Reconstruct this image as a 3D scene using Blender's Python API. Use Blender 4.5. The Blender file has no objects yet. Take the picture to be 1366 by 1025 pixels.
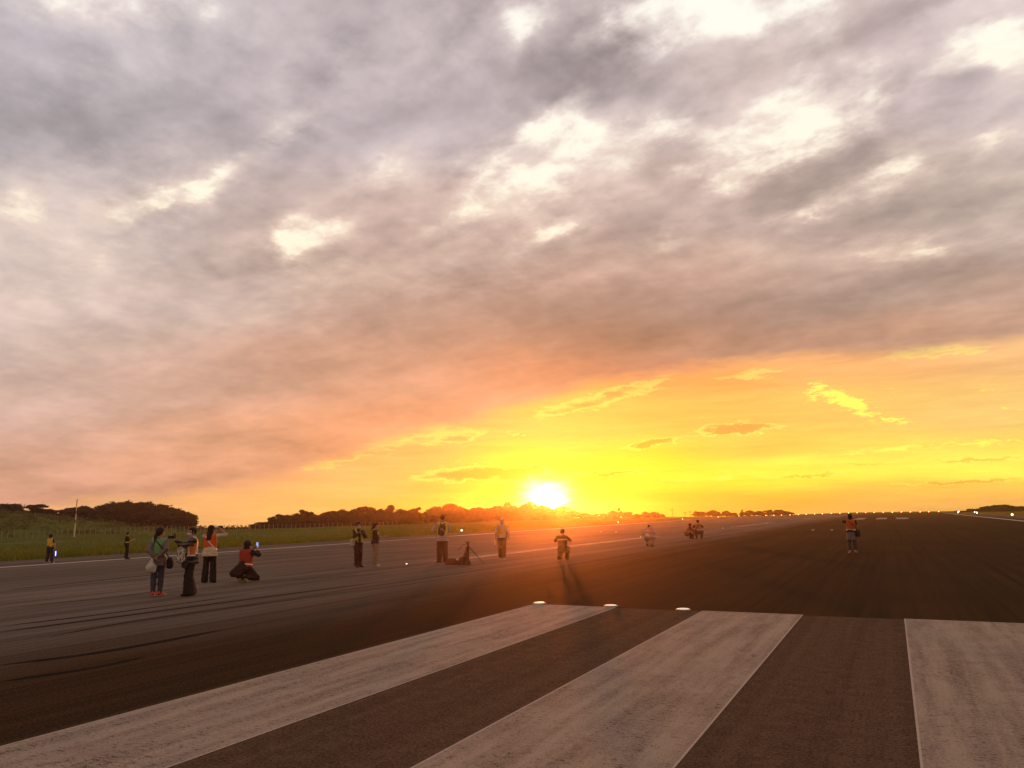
import bpy, math, random
import numpy as np
from mathutils import Vector, Matrix
R=math.radians
random.seed(7); RNG=np.random.default_rng(11)
scene=bpy.context.scene
C=scene.collection
DECK=[(6.521,0.6347,6.419,3.239,-12.19,9.583,0.5029,0.4793,0.5271),
(7.515,0.636,7.21,3.021,-14,9.111,0.4342,0.4125,0.4342),
(5.916,0.3078,4.594,1.898,-13.47,8.297,0.4793,0.4342,0.4678),
(7.74,0.5187,6.722,3.394,-20.11,11.86,0.4452,0.3916,0.402),
(5.633,0.03513,3.216,0.554,-13.22,7.464,0.491,0.4342,0.4564),
(6.374,-0.2999,2.21,-1.055,-14.93,7.803,0.4793,0.4125,0.4233),
(7.574,-0.7265,1.007,-2.925,-15.71,8.363,0.5776,0.4793,0.4452),
(8.21,-0.9789,-0.1791,-4.154,-16.05,8.163,0.5271,0.4452,0.4678),
(11.37,-1.45,-1.17,-4.701,-16.32,7.98,0.552,0.491,0.491),
(8.371,0.3903,6.52,2.526,-22.73,10.84,0.4678,0.3813,0.3515),
(8.669,0.6744,8.341,2.86,-17.23,8.54,0.6105,0.5271,0.5029),
(11.4,0.8889,11.31,1.598,-13.33,4.66,0.6172,0.5149,0.4678),
(7.869,0.441,6.73,1.515,-16.07,5.509,0.5271,0.4233,0.3813),
(7.232,0.1157,4.538,0.773,-17.89,6.606,0.5149,0.3916,0.3419),
(8.139,-0.0946,3.955,-0.08582,-21.41,7.944,0.5149,0.3916,0.3515),
(7.678,-0.3998,2.209,-1.52,-18.4,7.138,0.5029,0.3916,0.3515),
(9.152,-0.7614,1.077,-2.85,-19.03,7.16,0.4793,0.3813,0.3419),
(9.669,-1.028,-0.2646,-4.109,-20.03,7.524,0.5149,0.4233,0.3712),
(12.63,-1.459,-1.358,-4.56,-20.64,7.28,0.5271,0.4342,0.3813),
(6.746,0.03293,3.855,0.2397,-17.33,4.448,0.4564,0.2961,0.2307),
(6.656,-0.2012,2.532,-0.6216,-17.34,4.548,0.4452,0.2961,0.2384),
(7.111,-0.4482,1.382,-1.681,-19.47,4.836,0.4342,0.2874,0.2307),
(8.162,-0.7706,0.07456,-2.873,-19.15,5.354,0.4793,0.3515,0.2961),
(12.8,-1.401,-1.398,-4.382,-26.98,6.651,0.5029,0.3325,0.2542),
(6.459,-0.4353,1.023,-3.646,-44.74,8.976,0.402,0.2086,0.1329),
(7.852,-0.309,2.538,-1.145,-25.92,5.224,0.4342,0.2159,0.1384),
(7.801,-0.01546,4.162,-0.004,-22.89,4.368,0.552,0.2623,0.162),
(7.746,0.238,5.57,0.7533,-21.28,4.538,0.5776,0.3231,0.2232),
(8.101,0.4582,7.063,1.121,-18.73,4.189,0.6038,0.3813,0.2961),
(11.58,0.8707,11.49,1.201,-19.98,3.782,0.5776,0.3916,0.3325),
(10.44,0.7285,10.06,0.5363,-29.78,2.406,0.6172,0.3325,0.2307),
(9.084,0.4299,7.476,0.5393,-27.7,3.002,0.6308,0.3231,0.2016),
(9.718,0.2016,6.461,0.2609,-30.09,3.579,0.6867,0.305,0.1683),
(9.185,-0.2359,3.667,-1.217,-46.72,8.448,0.5906,0.2159,0.1119),
(9.342,-0.9266,-0.4209,-7.661,-58.39,12.49,0.5149,0.2874,0.1812)]
CLEAR=[(10.92,-1.168,-1.198,-6.948,-55.01,10.12,1,0.552,0.2232),
(9.364,-0.8071,0.2983,-5.213,-56.14,9.259,1,0.4564,0.1559),
(8.802,-0.4511,2.186,-2.639,-52.37,7.948,1,0.3515,0.08866),
(11.51,-1.168,-0.943,-2.943,-34.1,4.136,1,0.5906,0.1746),
(9.864,-0.7776,0.7148,-2.079,-31.6,3.686,1,0.5647,0.117),
(11.96,-0.6601,2.64,-1.513,-32.99,3.785,1,0.5029,0.08866),
(12.85,-0.4069,4.639,-0.7927,-29.5,3.261,1,0.552,0.09759),
(11.37,-0.09718,5.632,-0.4525,-41.23,4.234,0.9734,0.4452,0.1384),
(10.65,0.1516,6.688,-0.2622,-35.27,1.486,1,0.491,0.162),
(11.56,0.0534,6.609,-0.2599,-47.31,3.853,1,0.4678,0.1384),
(12.27,0.3269,8.602,-0.4855,-49.17,0.8411,1,0.552,0.15),
(12.19,0.6215,10.33,-0.4178,-56.86,0.9294,0.9216,0.491,0.1746),
(11.76,0.8707,11.68,-0.2719,-68.01,1.322,0.9047,0.4793,0.2016),
(10.05,0.6413,9.315,0.3602,-53.28,2.834,0.6724,0.3419,0.2307),
(11.6,0.4808,9.155,0.01154,-50.19,2.388,0.8388,0.3916,0.2086),
(17.13,-0.2581,7.824,-0.5643,-36.97,2.468,1,0.6867,0.04519),
(13.24,-0.5819,3.778,-1.055,-40.46,2.149,1,0.7605,0.03955),
(12.45,-0.8075,1.967,-1.896,-44.95,3.501,1,0.6038,0.08866),
(14.03,-1.231,0.1099,-2.614,-52.1,3.553,1,0.7305,0.107),
(16,-1.67,-1.76,-3.222,-55.63,3.818,1,0.7454,0.1274),
(9.204,-0.7167,0.6662,-2.921,-79.94,3.724,1,0.956,0.09306),
(7.685,-0.7071,-0.1774,-3.656,-89.98,4.105,1,0.9823,0.107),
(9.403,-0.6065,1.485,-2.821,-98.98,3.532,1,0.9216,0.0648),
(16.02,-1.67,-1.762,-5.383,-102.2,6.117,1,0.9734,0.1274),
(10.72,-1.076,-0.8792,-3.558,-75.43,3.977,1,0.956,0.117),
(10.06,-0.5916,1.947,-1.951,-77.11,2.296,1,0.8388,0.05448),
(8.601,-0.7711,-0.06667,-2.877,-97.24,2.418,1,0.6172,0.09759),
(9.444,-0.6082,1.492,-1.573,-78.37,0.7485,1,0.4793,0.05448),
(8.413,-0.7996,-0.3839,-1.628,-85.57,0.2926,1,0.5149,0.117),
(17.79,-0.7789,5.074,-1.217,-66.53,0.6618,1,0.552,0.0319),
(14.87,-0.02845,7.935,-0.6007,-47.62,1.41,1,0.4793,0.06848),
(13.17,0.0604,7.527,-1.07,-75.66,0.3072,1,0.552,0.06125),
(25.96,-0.3042,12.36,-0.7939,-52.52,0.4859,1,0.6724,0.02122)]
GAPS=[(10.76,6.297,1.759,11.3,-26.15,16.69,1),
(11.84,13.23,-2.195,35.54,-46.61,37.1,0.7),
(60.29,-2.221,22.6,-2.418,-47.04,21.24,0.7),
(13.35,4.191,5.81,18.07,-67.11,39.92,0.35),
(30.31,13.67,21.37,22.9,-44.64,37.08,0.75),
(20.75,17.99,10.32,51.62,-61.15,68.44,0.7),
(44.12,1.51,31.89,2.463,-32.25,12.79,0.9),
(24.05,5.193,15.01,20.98,-89.07,45.79,0.6),
(12.33,4.214,9.694,21.62,-50.56,37.9,0.4),
(16.12,9.746,7.499,40.04,-74.83,65.9,0.4),
(16.34,11.88,-3.988,15.93,-28.41,14.64,1),
(17.54,13.02,-3.338,21.31,-35.93,18.46,1),
(22.38,6.149,-1.562,9.222,-57.26,25.35,0.6),
(13.81,2.27,2.341,1.34,-36.46,21.86,1),
(9.239,0.2364,1.274,-3.742,-43.03,25.28,1),
(29.65,4.057,4.465,2.281,-57.76,28.49,0.7),
(48.28,31.5,-15.02,21.16,-39.08,17.52,0.7),
(16.58,6.474,-5.496,14.16,-56.2,26.11,0.8),
(28.71,5.713,-7.735,1.962,-33.05,15.4,0.7),
(28.01,3.378,-5.383,2.906,-90.33,34.67,0.6),
(35,11.53,-5.404,16.47,-62.82,23.72,0.55),
(18.6,4.995,-0.7291,18.19,-92.27,35.17,0.5),
(46.39,-3,10.6,-8.895,-80.46,32.5,0.5),
(17.76,0.6185,-0.679,-2.04,-129.6,39.32,0.35),
(19.64,6.344,5.432,22.41,-85.35,40.06,0.5),
(16.8,10.72,3.863,34.72,-67.72,44.83,0.6),
(11.03,1.036,10.26,13.47,-52.74,43.64,0.9),
(18.91,1.492,16.39,14.13,-66.39,51.01,0.5),
(23.19,-0.5836,10.46,-0.9306,-48.84,29.98,0.5),
(66.65,-1.617,30.01,-0.7831,-41.29,24.26,0.35),
(50.85,-2.689,13.63,-5.368,-67.31,21.84,0.4),
(24.52,7.622,14.13,32.85,-103.9,57.66,0.4),
(14.59,8.133,5.734,39.83,-83.82,61.58,0.3),
(34.85,3.045,35.49,4.725,-24.92,13.15,0.35),
(28.42,2.323,28.98,2.827,-24.36,8.02,0.22),
(21.82,1.653,21.01,8.623,-59.63,25.81,0.25),
(4.092,1.225,-0.1272,1.73,-10.33,4.95,0.22),
(7.398,3.715,1.365,6.279,-16.94,10.1,0.28),
(18.37,4.437,-4.166,4.398,-94,50.79,0.3),
(12.63,6.452,4.323,35.67,-81.13,49.24,0.25),
(19.7,14.84,-7.238,12.26,-26.36,15.68,0.35),
(15.03,8.713,0.06542,13.61,-33.65,19.34,0.35),
(17.92,10.24,-4.831,27.17,-67.61,33.73,0.3)]
DARKS=[(4.302,0.5281,1.633,2.689,-24.52,7.66,0.55),
(4.802,0.182,0.2936,0.5565,-32.54,7.976,0.6),
(6.616,1.619,4.588,9.11,-34.65,13.9,0.35),
(8.936,1.4,7.975,8.859,-56.48,14.65,0.3),
(6.199,1.408,5.308,9.223,-27.02,20.82,0.5),
(5.848,2.933,1.871,10.09,-26.84,19.38,0.5),
(8.588,2.423,1.424,4.127,-29.23,17.39,0.6),
(10.75,5.213,6.625,16.25,-32.1,24.84,0.5),
(15.91,15.27,-3.461,15.6,-21.29,13.27,0.5),
(9.913,3.121,-0.4867,11.26,-50.04,20.68,0.6),
(18.82,5.742,-4.881,6.268,-34.38,15.3,0.6),
(11.04,3.896,-2.734,8.47,-57.21,30.92,0.5),
(6.376,4.271,1.108,20.09,-40.93,29.23,0.5),
(7.601,1.796,1.441,8.255,-48.18,20.33,0.5),
(7.873,0.8953,-0.1611,2.987,-57.38,19.77,0.5),
(11.06,5.748,4.203,18.53,-40.57,25.71,0.4),
(4.447,0.35,0.7566,2.404,-37.93,9.425,0.35),
(10.88,0.6127,-1.061,-0.5964,-60.23,20.2,0.4)]
SMUDGES=[(11.55,-0.6177,-0.8801,10.08,-404.5,11,0.55),
(17.69,-0.3496,0.4979,13.16,-380.6,20.79,0.5),
(19.71,-0.5095,1.715,10.25,-446.8,19.48,0.5),
(21.34,0.09907,3.507,4.024,-153.4,16.25,0.85),
(30.82,3.956,8.04,30.24,-208.2,26.31,0.8),
(12.15,0.538,5.981,4.027,-104,7.51,0.7),
(41.7,10.45,17.66,35.8,-144.2,23.16,0.6),
(20.93,0.3426,6.901,8.002,-262,15.8,0.6),
(12.77,2.31,7.051,12.67,-72.9,15.17,0.35),
(16.86,2.501,6.004,16.84,-113.2,21.64,0.4),
(16.92,3.483,4.491,21.09,-101.7,22.23,0.4),
(18.47,0.34,2.658,2.98,-134.2,22.96,0.3),
(15.19,2.97,10.04,13.48,-74.37,14.71,0.4),
(14.55,-0.2737,-0.751,-1.797,-116.8,20.73,0.4),
(23.84,-1.036,-2.533,9.307,-307.1,15.12,0.5),
(26.96,-0.9357,-1.517,12.74,-397.4,20.13,0.4),
(9.09,-0.02723,1.987,9.954,-357.5,16.46,0.3),
(25.2,5.283,12.67,25.66,-126.5,25.92,0.4)]
BRIGHTS=[(35.78,-15.41,4.709,-29.81,-62.7,6.945,0.8),
(22.83,-8.938,1.549,-34.97,-79.86,8.662,0.9),
(41.86,-26.87,4.999,-67.37,-91.71,9.227,0.6),
(57.88,2.789,-6.3,13.87,-133.7,16.18,0.7),
(40.06,-13.61,1.013,-70.3,-179.3,25.12,0.5),
(47.35,-5.056,-5.196,-24.74,-201.7,35.85,0.5),
(48.47,-3.011,-6.054,-10.5,-409.7,44.72,0.8),
(45.91,48.38,4.332,80.72,-73.19,23.03,0.6),
(22.52,0.01738,3.219,9.684,-360.9,35.01,0.6),
(63.9,-1.021,28.88,-2.307,-147.2,14.36,0.7),
(63.98,-1.444,26.46,-6.806,-343.5,33.57,0.6),
(25.69,2.117,10.33,29.61,-345,33.88,0.8),
(38.84,0.3065,3.47,8.462,-220.3,22.73,0.4),
(21.3,-0.2492,-0.3323,6.706,-230.9,23.05,0.5),
(49.49,-45.29,6.467,-110,-99.77,15.4,0.5),
(24.41,7.977,6.991,53.18,-163.7,43.02,0.5),
(11.47,0.08744,0.01511,9.348,-143.9,9.847,0.8),
(20.39,-0.586,-2.207,5.508,-136.1,8.761,0.8),
(29.18,18.63,5.338,111.9,-175.3,60.97,0.4),
(22.47,12.92,10.9,63.57,-112.4,43.37,0.3)]
EDGE=(0.5893,1.673,1.267,-0.02175,-0.04258,0.1804)
TREES_HILL=[(-168.1,100.8,3.29,2.14,6.82),(-169.8,105.7,3.01,1.07,3.27),(-164.9,105.9,2.98,1.93,5.22),(-167.1,109.9,2.59,1.64,3.68),(-167.3,113.2,2.18,1.76,4.13),(-168.6,116.6,1.75,2.93,4.20),(-163.3,115.4,1.72,3.13,6.14),(-165.2,119.7,1.19,3.14,3.76),(-158.4,118.9,0.97,4.51,7.29),(-163.2,125.7,0.37,5.60,7.17),(-156.4,124.7,0.17,5.55,8.19),(-154.0,127.6,-0.19,5.21,8.19),(-148.7,127.7,-0.39,4.25,6.42),(-145.5,128.3,-0.53,3.54,3.97),(-152.8,112.9,1.37,1.41,4.28),(-145.9,118.6,0.19,3.46,7.70),(-141.7,120.5,-0.21,2.56,4.95)]
TREES_BELT=[(-142.3,149.2,-0.70,1.48,5.08),(-140.5,150.8,-0.70,2.84,3.49),(-144.2,157.0,-0.70,2.99,3.60),(-144.4,159.8,-0.70,3.14,4.48),(-142.3,161.3,-0.70,3.48,4.39),(-141.5,163.4,-0.70,3.41,4.77),(-145.0,170.8,-0.70,3.67,5.23),(-141.1,170.9,-0.70,3.51,5.61),(-143.6,178.0,-0.70,3.80,4.92),(-143.5,181.7,-0.70,4.22,5.70),(-146.4,190.8,-0.70,4.40,5.04),(-145.4,193.7,-0.70,4.56,5.95),(-148.0,202.1,-0.70,4.97,4.14),(-148.0,206.5,-0.70,5.03,5.12),(-144.4,206.8,-0.70,4.87,5.57),(-145.1,213.5,-0.70,4.61,6.03),(-145.8,220.7,-0.70,4.02,4.62),(-143.4,221.4,-0.70,4.48,6.47),(-145.2,231.5,-0.70,4.73,5.54),(-144.9,237.6,-0.70,5.12,7.38),(-145.0,244.9,-0.70,5.44,6.74),(-145.9,254.2,-0.70,4.97,6.24),(-144.4,258.3,-0.70,4.62,4.85),(-144.6,265.0,-0.70,4.29,7.80),(-144.8,273.6,-0.70,4.91,7.68),(-148.0,288.0,-0.70,6.29,8.15),(-147.7,297.7,-0.70,6.81,6.32),(-147.7,304.6,-0.70,6.26,8.54),(-148.4,315.7,-0.70,6.60,5.72),(-150.3,328.5,-0.70,7.25,9.21),(-151.4,344.4,-0.70,6.55,9.47),(-154.3,364.1,-0.70,4.98,8.88),(-153.7,376.5,-0.70,4.69,9.56),(-156.0,395.0,-0.70,4.05,7.88),(-157.0,408.7,-0.70,2.91,9.86),(-133.9,141.4,-0.70,1.20,3.17),(-134.6,145.9,-0.70,1.81,3.98),(-135.4,151.7,-0.70,1.69,3.20),(-136.0,155.8,-0.70,2.02,4.04),(-136.7,161.7,-0.70,2.24,3.63),(-137.3,166.8,-0.70,2.43,2.95),(-137.7,171.1,-0.70,1.89,3.67),(-138.3,175.8,-0.70,2.39,3.87),(-138.9,181.8,-0.70,2.46,4.24),(-139.7,188.6,-0.70,2.56,3.95),(-140.2,194.2,-0.70,2.60,4.13),(-140.0,199.1,-0.70,2.53,4.96),(-139.6,206.7,-0.70,2.59,3.84),(-139.4,211.6,-0.70,2.84,3.46),(-139.2,216.1,-0.70,2.94,5.01),(-138.9,223.7,-0.70,3.31,3.97),(-138.7,229.0,-0.70,3.00,4.86),(-138.7,236.9,-0.70,3.23,4.54),(-139.5,245.9,-0.70,3.08,5.63),(-140.6,258.2,-0.70,2.88,4.44),(-141.4,267.1,-0.70,2.28,4.22),(-142.2,275.9,-0.70,4.15,4.52),(-143.0,284.7,-0.70,3.93,4.73),(-144.0,295.9,-0.70,3.01,6.69),(-145.3,310.8,-0.70,3.14,6.07),(-146.7,324.6,-0.70,4.41,6.92),(-148.8,344.9,-0.70,3.22,5.87),(-150.5,361.5,-0.70,2.37,5.50),(-152.3,379.2,-0.70,2.64,6.85)]
TREES_FAR=[(-128.3,341.7,-0.70,2.49,5.98),(-124.4,343.2,-0.70,2.10,5.23),(-120.5,344.5,-0.70,2.39,5.23),(-116.9,345.8,-0.70,3.50,5.23),(-113.9,346.8,-0.70,4.13,5.98),(-110.0,348.0,-0.70,2.80,5.98),(-106.4,349.1,-0.70,1.80,4.48),(-102.8,350.2,-0.70,2.34,5.23),(-98.9,351.3,-0.70,2.55,5.98),(-95.6,352.2,-0.70,1.61,3.74),(-87.3,385.2,-0.70,2.31,4.04),(-84.5,385.9,-0.70,2.39,5.66),(-79.3,387.0,-0.70,2.96,6.06),(-76.8,387.5,-0.70,1.88,4.04),(-73.0,388.2,-0.70,2.65,5.26),(-69.5,388.8,-0.70,1.66,4.85),(-65.4,389.5,-0.70,2.68,4.85),(-62.0,390.1,-0.70,2.60,5.66),(-57.9,390.7,-0.70,2.24,6.06),(-53.4,391.4,-0.70,2.39,6.06),(-49.4,391.9,-0.70,2.77,6.47),(-45.4,392.4,-0.70,1.99,5.66)]
TREES_RIGHT=[(24.3,329.1,0.30,0.44,3.38),(26.2,329.0,0.30,1.07,4.39),(28.6,328.8,0.30,1.04,4.73),(31.1,328.5,0.30,1.78,5.40),(33.6,328.3,0.30,2.17,5.74),(35.9,328.0,0.30,2.36,6.08),(38.3,327.8,0.30,1.94,5.74),(40.8,327.5,0.30,1.54,6.08),(43.6,327.1,0.30,1.42,6.75)]
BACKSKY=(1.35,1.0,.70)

# ------------------------------------------------------------------ camera
cam_d=bpy.data.cameras.new('camera'); cam=bpy.data.objects.new('camera',cam_d); C.objects.link(cam)
cam_d.sensor_width=36; cam_d.lens=36*1026/1366; cam_d.clip_start=.1; cam_d.clip_end=20000
CAMROWS=[(0.898647,0.087211,0.429916),(0.438399,-0.143971,-0.887174),(-0.015476,0.985731,-0.167613)]
cam.matrix_world=Matrix([CAMROWS[0]+(0,),CAMROWS[1]+(0,),CAMROWS[2]+(1.75,),(0,0,0,1)])
scene.camera=cam
SUN_AZ,SUN_EL=R(-23.44),R(1.14)
SUN=(math.sin(SUN_AZ)*math.cos(SUN_EL),math.cos(SUN_AZ)*math.cos(SUN_EL),math.sin(SUN_EL))
scene.view_settings.view_transform='Standard'; scene.view_settings.look='None'
scene.view_settings.exposure=0; scene.view_settings.gamma=1
# ------------------------------------------------------------------ node helpers
class V:
    """wraps a socket so that formulas can be written with operators"""
    nt=None
    def __init__(s,sock): s.s=sock
    def __add__(a,b): return fn('ADD',a,b)
    def __radd__(a,b): return fn('ADD',b,a)
    def __sub__(a,b): return fn('SUBTRACT',a,b)
    def __rsub__(a,b): return fn('SUBTRACT',b,a)
    def __mul__(a,b): return fn('MULTIPLY',a,b)
    def __rmul__(a,b): return fn('MULTIPLY',b,a)
    def __truediv__(a,b): return fn('DIVIDE',a,b)
def put(sock,v):
    if isinstance(v,V): V.nt.links.new(v.s,sock)
    else: sock.default_value=v
def fn(op,*a,clamp=False):
    n=V.nt.nodes.new('ShaderNodeMath'); n.operation=op; n.use_clamp=clamp
    for i,v in enumerate(a): put(n.inputs[i],v)
    return V(n.outputs[0])
def vf(op,*a):
    n=V.nt.nodes.new('ShaderNodeVectorMath'); n.operation=op
    for i,v in enumerate(a): put(n.inputs[i],v)
    return V(n.outputs['Value' if op in('DOT_PRODUCT','LENGTH','DISTANCE') else 'Vector'])
def vscale(v,k):
    n=V.nt.nodes.new('ShaderNodeVectorMath'); n.operation='SCALE'; put(n.inputs[0],v); put(n.inputs['Scale'],k); return V(n.outputs[0])
def xyz(x,y,z):
    n=V.nt.nodes.new('ShaderNodeCombineXYZ'); put(n.inputs[0],x); put(n.inputs[1],y); put(n.inputs[2],z); return V(n.outputs[0])
def sep(v):
    n=V.nt.nodes.new('ShaderNodeSeparateXYZ'); put(n.inputs[0],v); return [V(o) for o in n.outputs]
def noise(v,scale=1,detail=4,rough=.5,dist=0,color=False,dim='3D'):
    n=V.nt.nodes.new('ShaderNodeTexNoise'); n.noise_dimensions=dim
    put(n.inputs['Vector'],v); put(n.inputs['Scale'],scale); put(n.inputs['Detail'],detail); put(n.inputs['Roughness'],rough); put(n.inputs['Distortion'],dist)
    return V(n.outputs['Color' if color else 'Fac'])
def voro(v,scale=1,feature='F1',out='Distance'):
    n=V.nt.nodes.new('ShaderNodeTexVoronoi'); n.feature=feature; put(n.inputs['Vector'],v); put(n.inputs['Scale'],scale); return V(n.outputs[out])
def sstep(v,a,b,lo=0.,hi=1.):
    n=V.nt.nodes.new('ShaderNodeMapRange'); n.interpolation_type='SMOOTHSTEP'; put(n.inputs[0],v)
    for i,k in enumerate((a,b,lo,hi)): put(n.inputs[i+1],k)
    return V(n.outputs[0])
def lin(v,a,b,lo=0.,hi=1.):
    n=V.nt.nodes.new('ShaderNodeMapRange'); put(n.inputs[0],v)
    for i,k in enumerate((a,b,lo,hi)): put(n.inputs[i+1],k)
    return V(n.outputs[0])
def mix(f,a,b,mode='MIX'):
    n=V.nt.nodes.new('ShaderNodeMix'); n.data_type='RGBA'; n.blend_type=mode
    put(n.inputs[0],f)
    for sck,v in((n.inputs[6],a),(n.inputs[7],b)):
        put(sck,v if isinstance(v,V) else tuple(v)+(1.,)*(4-len(v)))
    return V(n.outputs[2])
# ------------------------------------------------------------------ sky
world=bpy.data.worlds.new('World'); scene.world=world; world.use_nodes=True
V.nt=world.node_tree; V.nt.nodes.clear()
tc=V.nt.nodes.new('ShaderNodeTexCoord'); D=V(tc.outputs['Generated'])
D=vf('NORMALIZE',D)
dx,dy,dz=sep(D)
az=fn('ARCTAN2',dx,dy); el=fn('ARCSINE',dz)
elc=fn('MAXIMUM',el,-.004)
# gentle domain warp gives every cloud edge its ragged outline
pl=fn('MAXIMUM',dz,0.)+.16
W_AZ=R(-72); wx,wy=math.sin(W_AZ),math.cos(W_AZ)
along=(dx*wx+dy*wy)/pl; across=(dx*wy-dy*wx)/pl
deckP=xyz(along*.92,across,0.)
warp=noise(deckP,2.2,6,.6,color=True); wr,wg,wb=sep(warp)
warp2=noise(deckP,7.,5,.6,color=True); w2r,w2g,w2b=sep(warp2)
P=xyz(az,elc,1.)
Pw=xyz(az+(wr-.5)*.13+(w2r-.5)*.05,elc+(wg-.5)*.085+(w2g-.5)*.045,1.)
def lobe(p,t):
    a=vf('DOT_PRODUCT',p,tuple(t[0:3])); b=vf('DOT_PRODUCT',p,tuple(t[3:6]))
    n=fn('MULTIPLY_ADD',b,b,a*a)
    return fn('POWER',.36788,n)
def field(p,T,back):
    acc=None; ws=None
    for t in T:
        w=lobe(p,t); 
        acc=vf('ADD',vscale(tuple(t[6:9]),w),acc if acc else tuple(c*.004 for c in back))
        ws=(ws+w) if ws else fn('ADD',w,.004)
    return vscale(acc,fn('DIVIDE',1.,ws))
def total(p,T):
    s=None
    for t in T:
        w=lobe(p,t)
        s=fn('MULTIPLY_ADD',w,t[6],s if s else 0.)
    return s
Pd=xyz(az+(wr-.5)*.10,elc+(wg-.5)*.06,1.)
deckC=field(Pd,DECK,(.23,.2,.2))
clearC=field(xyz(az+(wr-.5)*.05,elc+(wg-.5)*.012,1.),CLEAR,(.55,.34,.2))
soft=noise(deckP,1.7,6,.5,.15); fine=noise(vf('ADD',deckP,(3.1,1.7,0.)),4.4,8,.55,.1)
puff=noise(vf('ADD',xyz(along*.95,across,0.),(7.7,4.2,0.)),9.,8,.6,.15)
low=fn('SUBTRACT',1.,sstep(elc,.10,.42))
gapv=fn('MINIMUM',total(Pw,GAPS),.66)-total(Pw,DARKS)*.55
gapn=gapv*1.15+((fine-.5)*2.5+(puff-.5)*1.9)*fn('MULTIPLY_ADD',fn('MAXIMUM',gapv,0.),1.25,.28)
gap=sstep(gapn+(puff-.5)*1.2+(w2b-.5)*.9,.32,1.18)
gap=gap*sstep(elc,.16,.32)
sunP=vf('ADD',deckP,(3.1+.045*math.cos(SUN_AZ-W_AZ)*.55,1.7+.045*math.sin(SUN_AZ-W_AZ)*-1.,0.))
fine2=noise(sunP,4.4,8,.55,.1)
amp=sstep(elc,.03,.45,.38,1.)
shade=1.+(soft-.5)*1.0+((fine-.5)*.70+(puff-.5)*.36+(fine-fine2)*.70)*amp
dim=fn('SUBTRACT',1.,total(Pw,DARKS)*.30)
deckC=vf('MULTIPLY',vscale(deckC,shade*dim),(1.13,1.055,1.03))
cream=mix(sstep(elc,.25,.62),(1.08,.96,.72),(1.08,1.02,.90))
rim=sstep(gapn+(wb-.5)*.5,-.22,.62)*sstep(elc,.16,.36)
deckC=mix(rim*.62,deckC,mix(sstep(elc,.25,.6),(1.0,.76,.58),(.93,.80,.75)))
deckC=mix(gap,deckC,cream)
edge=0.
azc=fn('MINIMUM',fn('MAXIMUM',az,-1.12),.30)
for c in EDGE: edge=edge*azc+c if isinstance(edge,V) else fn('ADD',c,0.)
ragged=noise(xyz(az*6.,elc*22.,2.),1.6,6,.6)
M=sstep(elc-edge+(ragged-.5)*.035+(wg-.5)*.02,-.010,.015)
# the clear band under the deck: streaks lying level, dark smudges and lit rims
stk=noise(xyz(az*4.5+elc*3.,elc*55.,5.),1.5,7,.6,.4)
stk2=noise(xyz(az*14.,elc*90.,9.),1.5,6,.62,.6)
sw=noise(xyz(az*16.,elc*40.,3.),2.2,5,.65,color=True); s1,s2,s3=sep(sw)
Ps=xyz(az+(s1-.5)*.055,elc+(s2-.5)*.022,1.)
band=vscale(clearC,1.+(stk-.5)*.5+(stk2-.5)*.22)
dEl=(elc-SUN_EL); dAz=(az-SUN_AZ)*math.cos(SUN_EL)
ell=fn('SQRT',fn('MULTIPLY_ADD',dEl*1.35,dEl*1.35,dAz*dAz))
halo=fn('POWER',.36788,ell/.038)
halo2=fn('POWER',.36788,ell/.15)
band=vf('ADD',band,vscale(xyz(.45,.36,.0),halo)); band=vf('ADD',band,vscale(xyz(.07,.03,-.01),halo2))
smf=total(Ps,SMUDGES)+(stk2-.5)*.5
rimb=sstep(smf,.16,.3)*sstep(smf,.46,.3)
sm=sstep(smf,.28,.60)
band=mix(rimb*.45,band,(1.1,.98,.16))
band=mix(sm*.85,band,vf('MULTIPLY',clearC,(.96,.60,.62)))
wis=noise(xyz(az*60.+elc*70.,elc*230.-az*30.,1.),1.,5,.65,.8)
br=sstep(total(Ps,BRIGHTS)*.9+(stk2-.5)*1.0+(wis-.5)*2.0,.50,1.0)
br=fn('MAXIMUM',br,sstep(wis*.6+stk2*.4,.60,.72)*sstep(elc,.02,.05)*sstep(elc,.17,.12)*.45)
band=mix(br,band,(1.05,1.0,.13))
sky=mix(M,band,deckC)
# sun: blown-out core and the yellow aureole about it
ct=vf('DOT_PRODUCT',D,SUN); th=fn('ARCCOSINE',fn('MINIMUM',ct,1.))
core=fn('POWER',.36788,fn('POWER',fn('MAXIMUM',ell/.0235+(stk2-.5)*1.5+(s3-.5)*.8,0.),2.2))
sky=vf('ADD',sky,vscale(xyz(.13,.05,.0),halo2*M))
sky=vf('ADD',sky,vscale(xyz(3.6,3.2,2.6),core))
# behind the camera the same deck, brightened and warmed to light ground and people
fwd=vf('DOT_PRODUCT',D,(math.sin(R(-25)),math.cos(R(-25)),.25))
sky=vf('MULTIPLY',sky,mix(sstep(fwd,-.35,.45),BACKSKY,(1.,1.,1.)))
nis=V.nt.nodes.new('ShaderNodeTexSky'); nis.sky_type='NISHITA'; nis.sun_disc=False
nis.sun_elevation=SUN_EL; nis.sun_rotation=SUN_AZ; nis.air_density=1.; nis.dust_density=2.
STR=.1
# thin clear air shows a little through the cloud layer
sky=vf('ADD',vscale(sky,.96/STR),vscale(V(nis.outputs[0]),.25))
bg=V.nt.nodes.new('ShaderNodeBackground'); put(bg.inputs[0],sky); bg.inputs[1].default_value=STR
ow=V.nt.nodes.new('ShaderNodeOutputWorld'); V.nt.links.new(bg.outputs[0],ow.inputs[0])
world.cycles.sampling_method='MANUAL'; world.cycles.sample_map_resolution=1024
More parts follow.
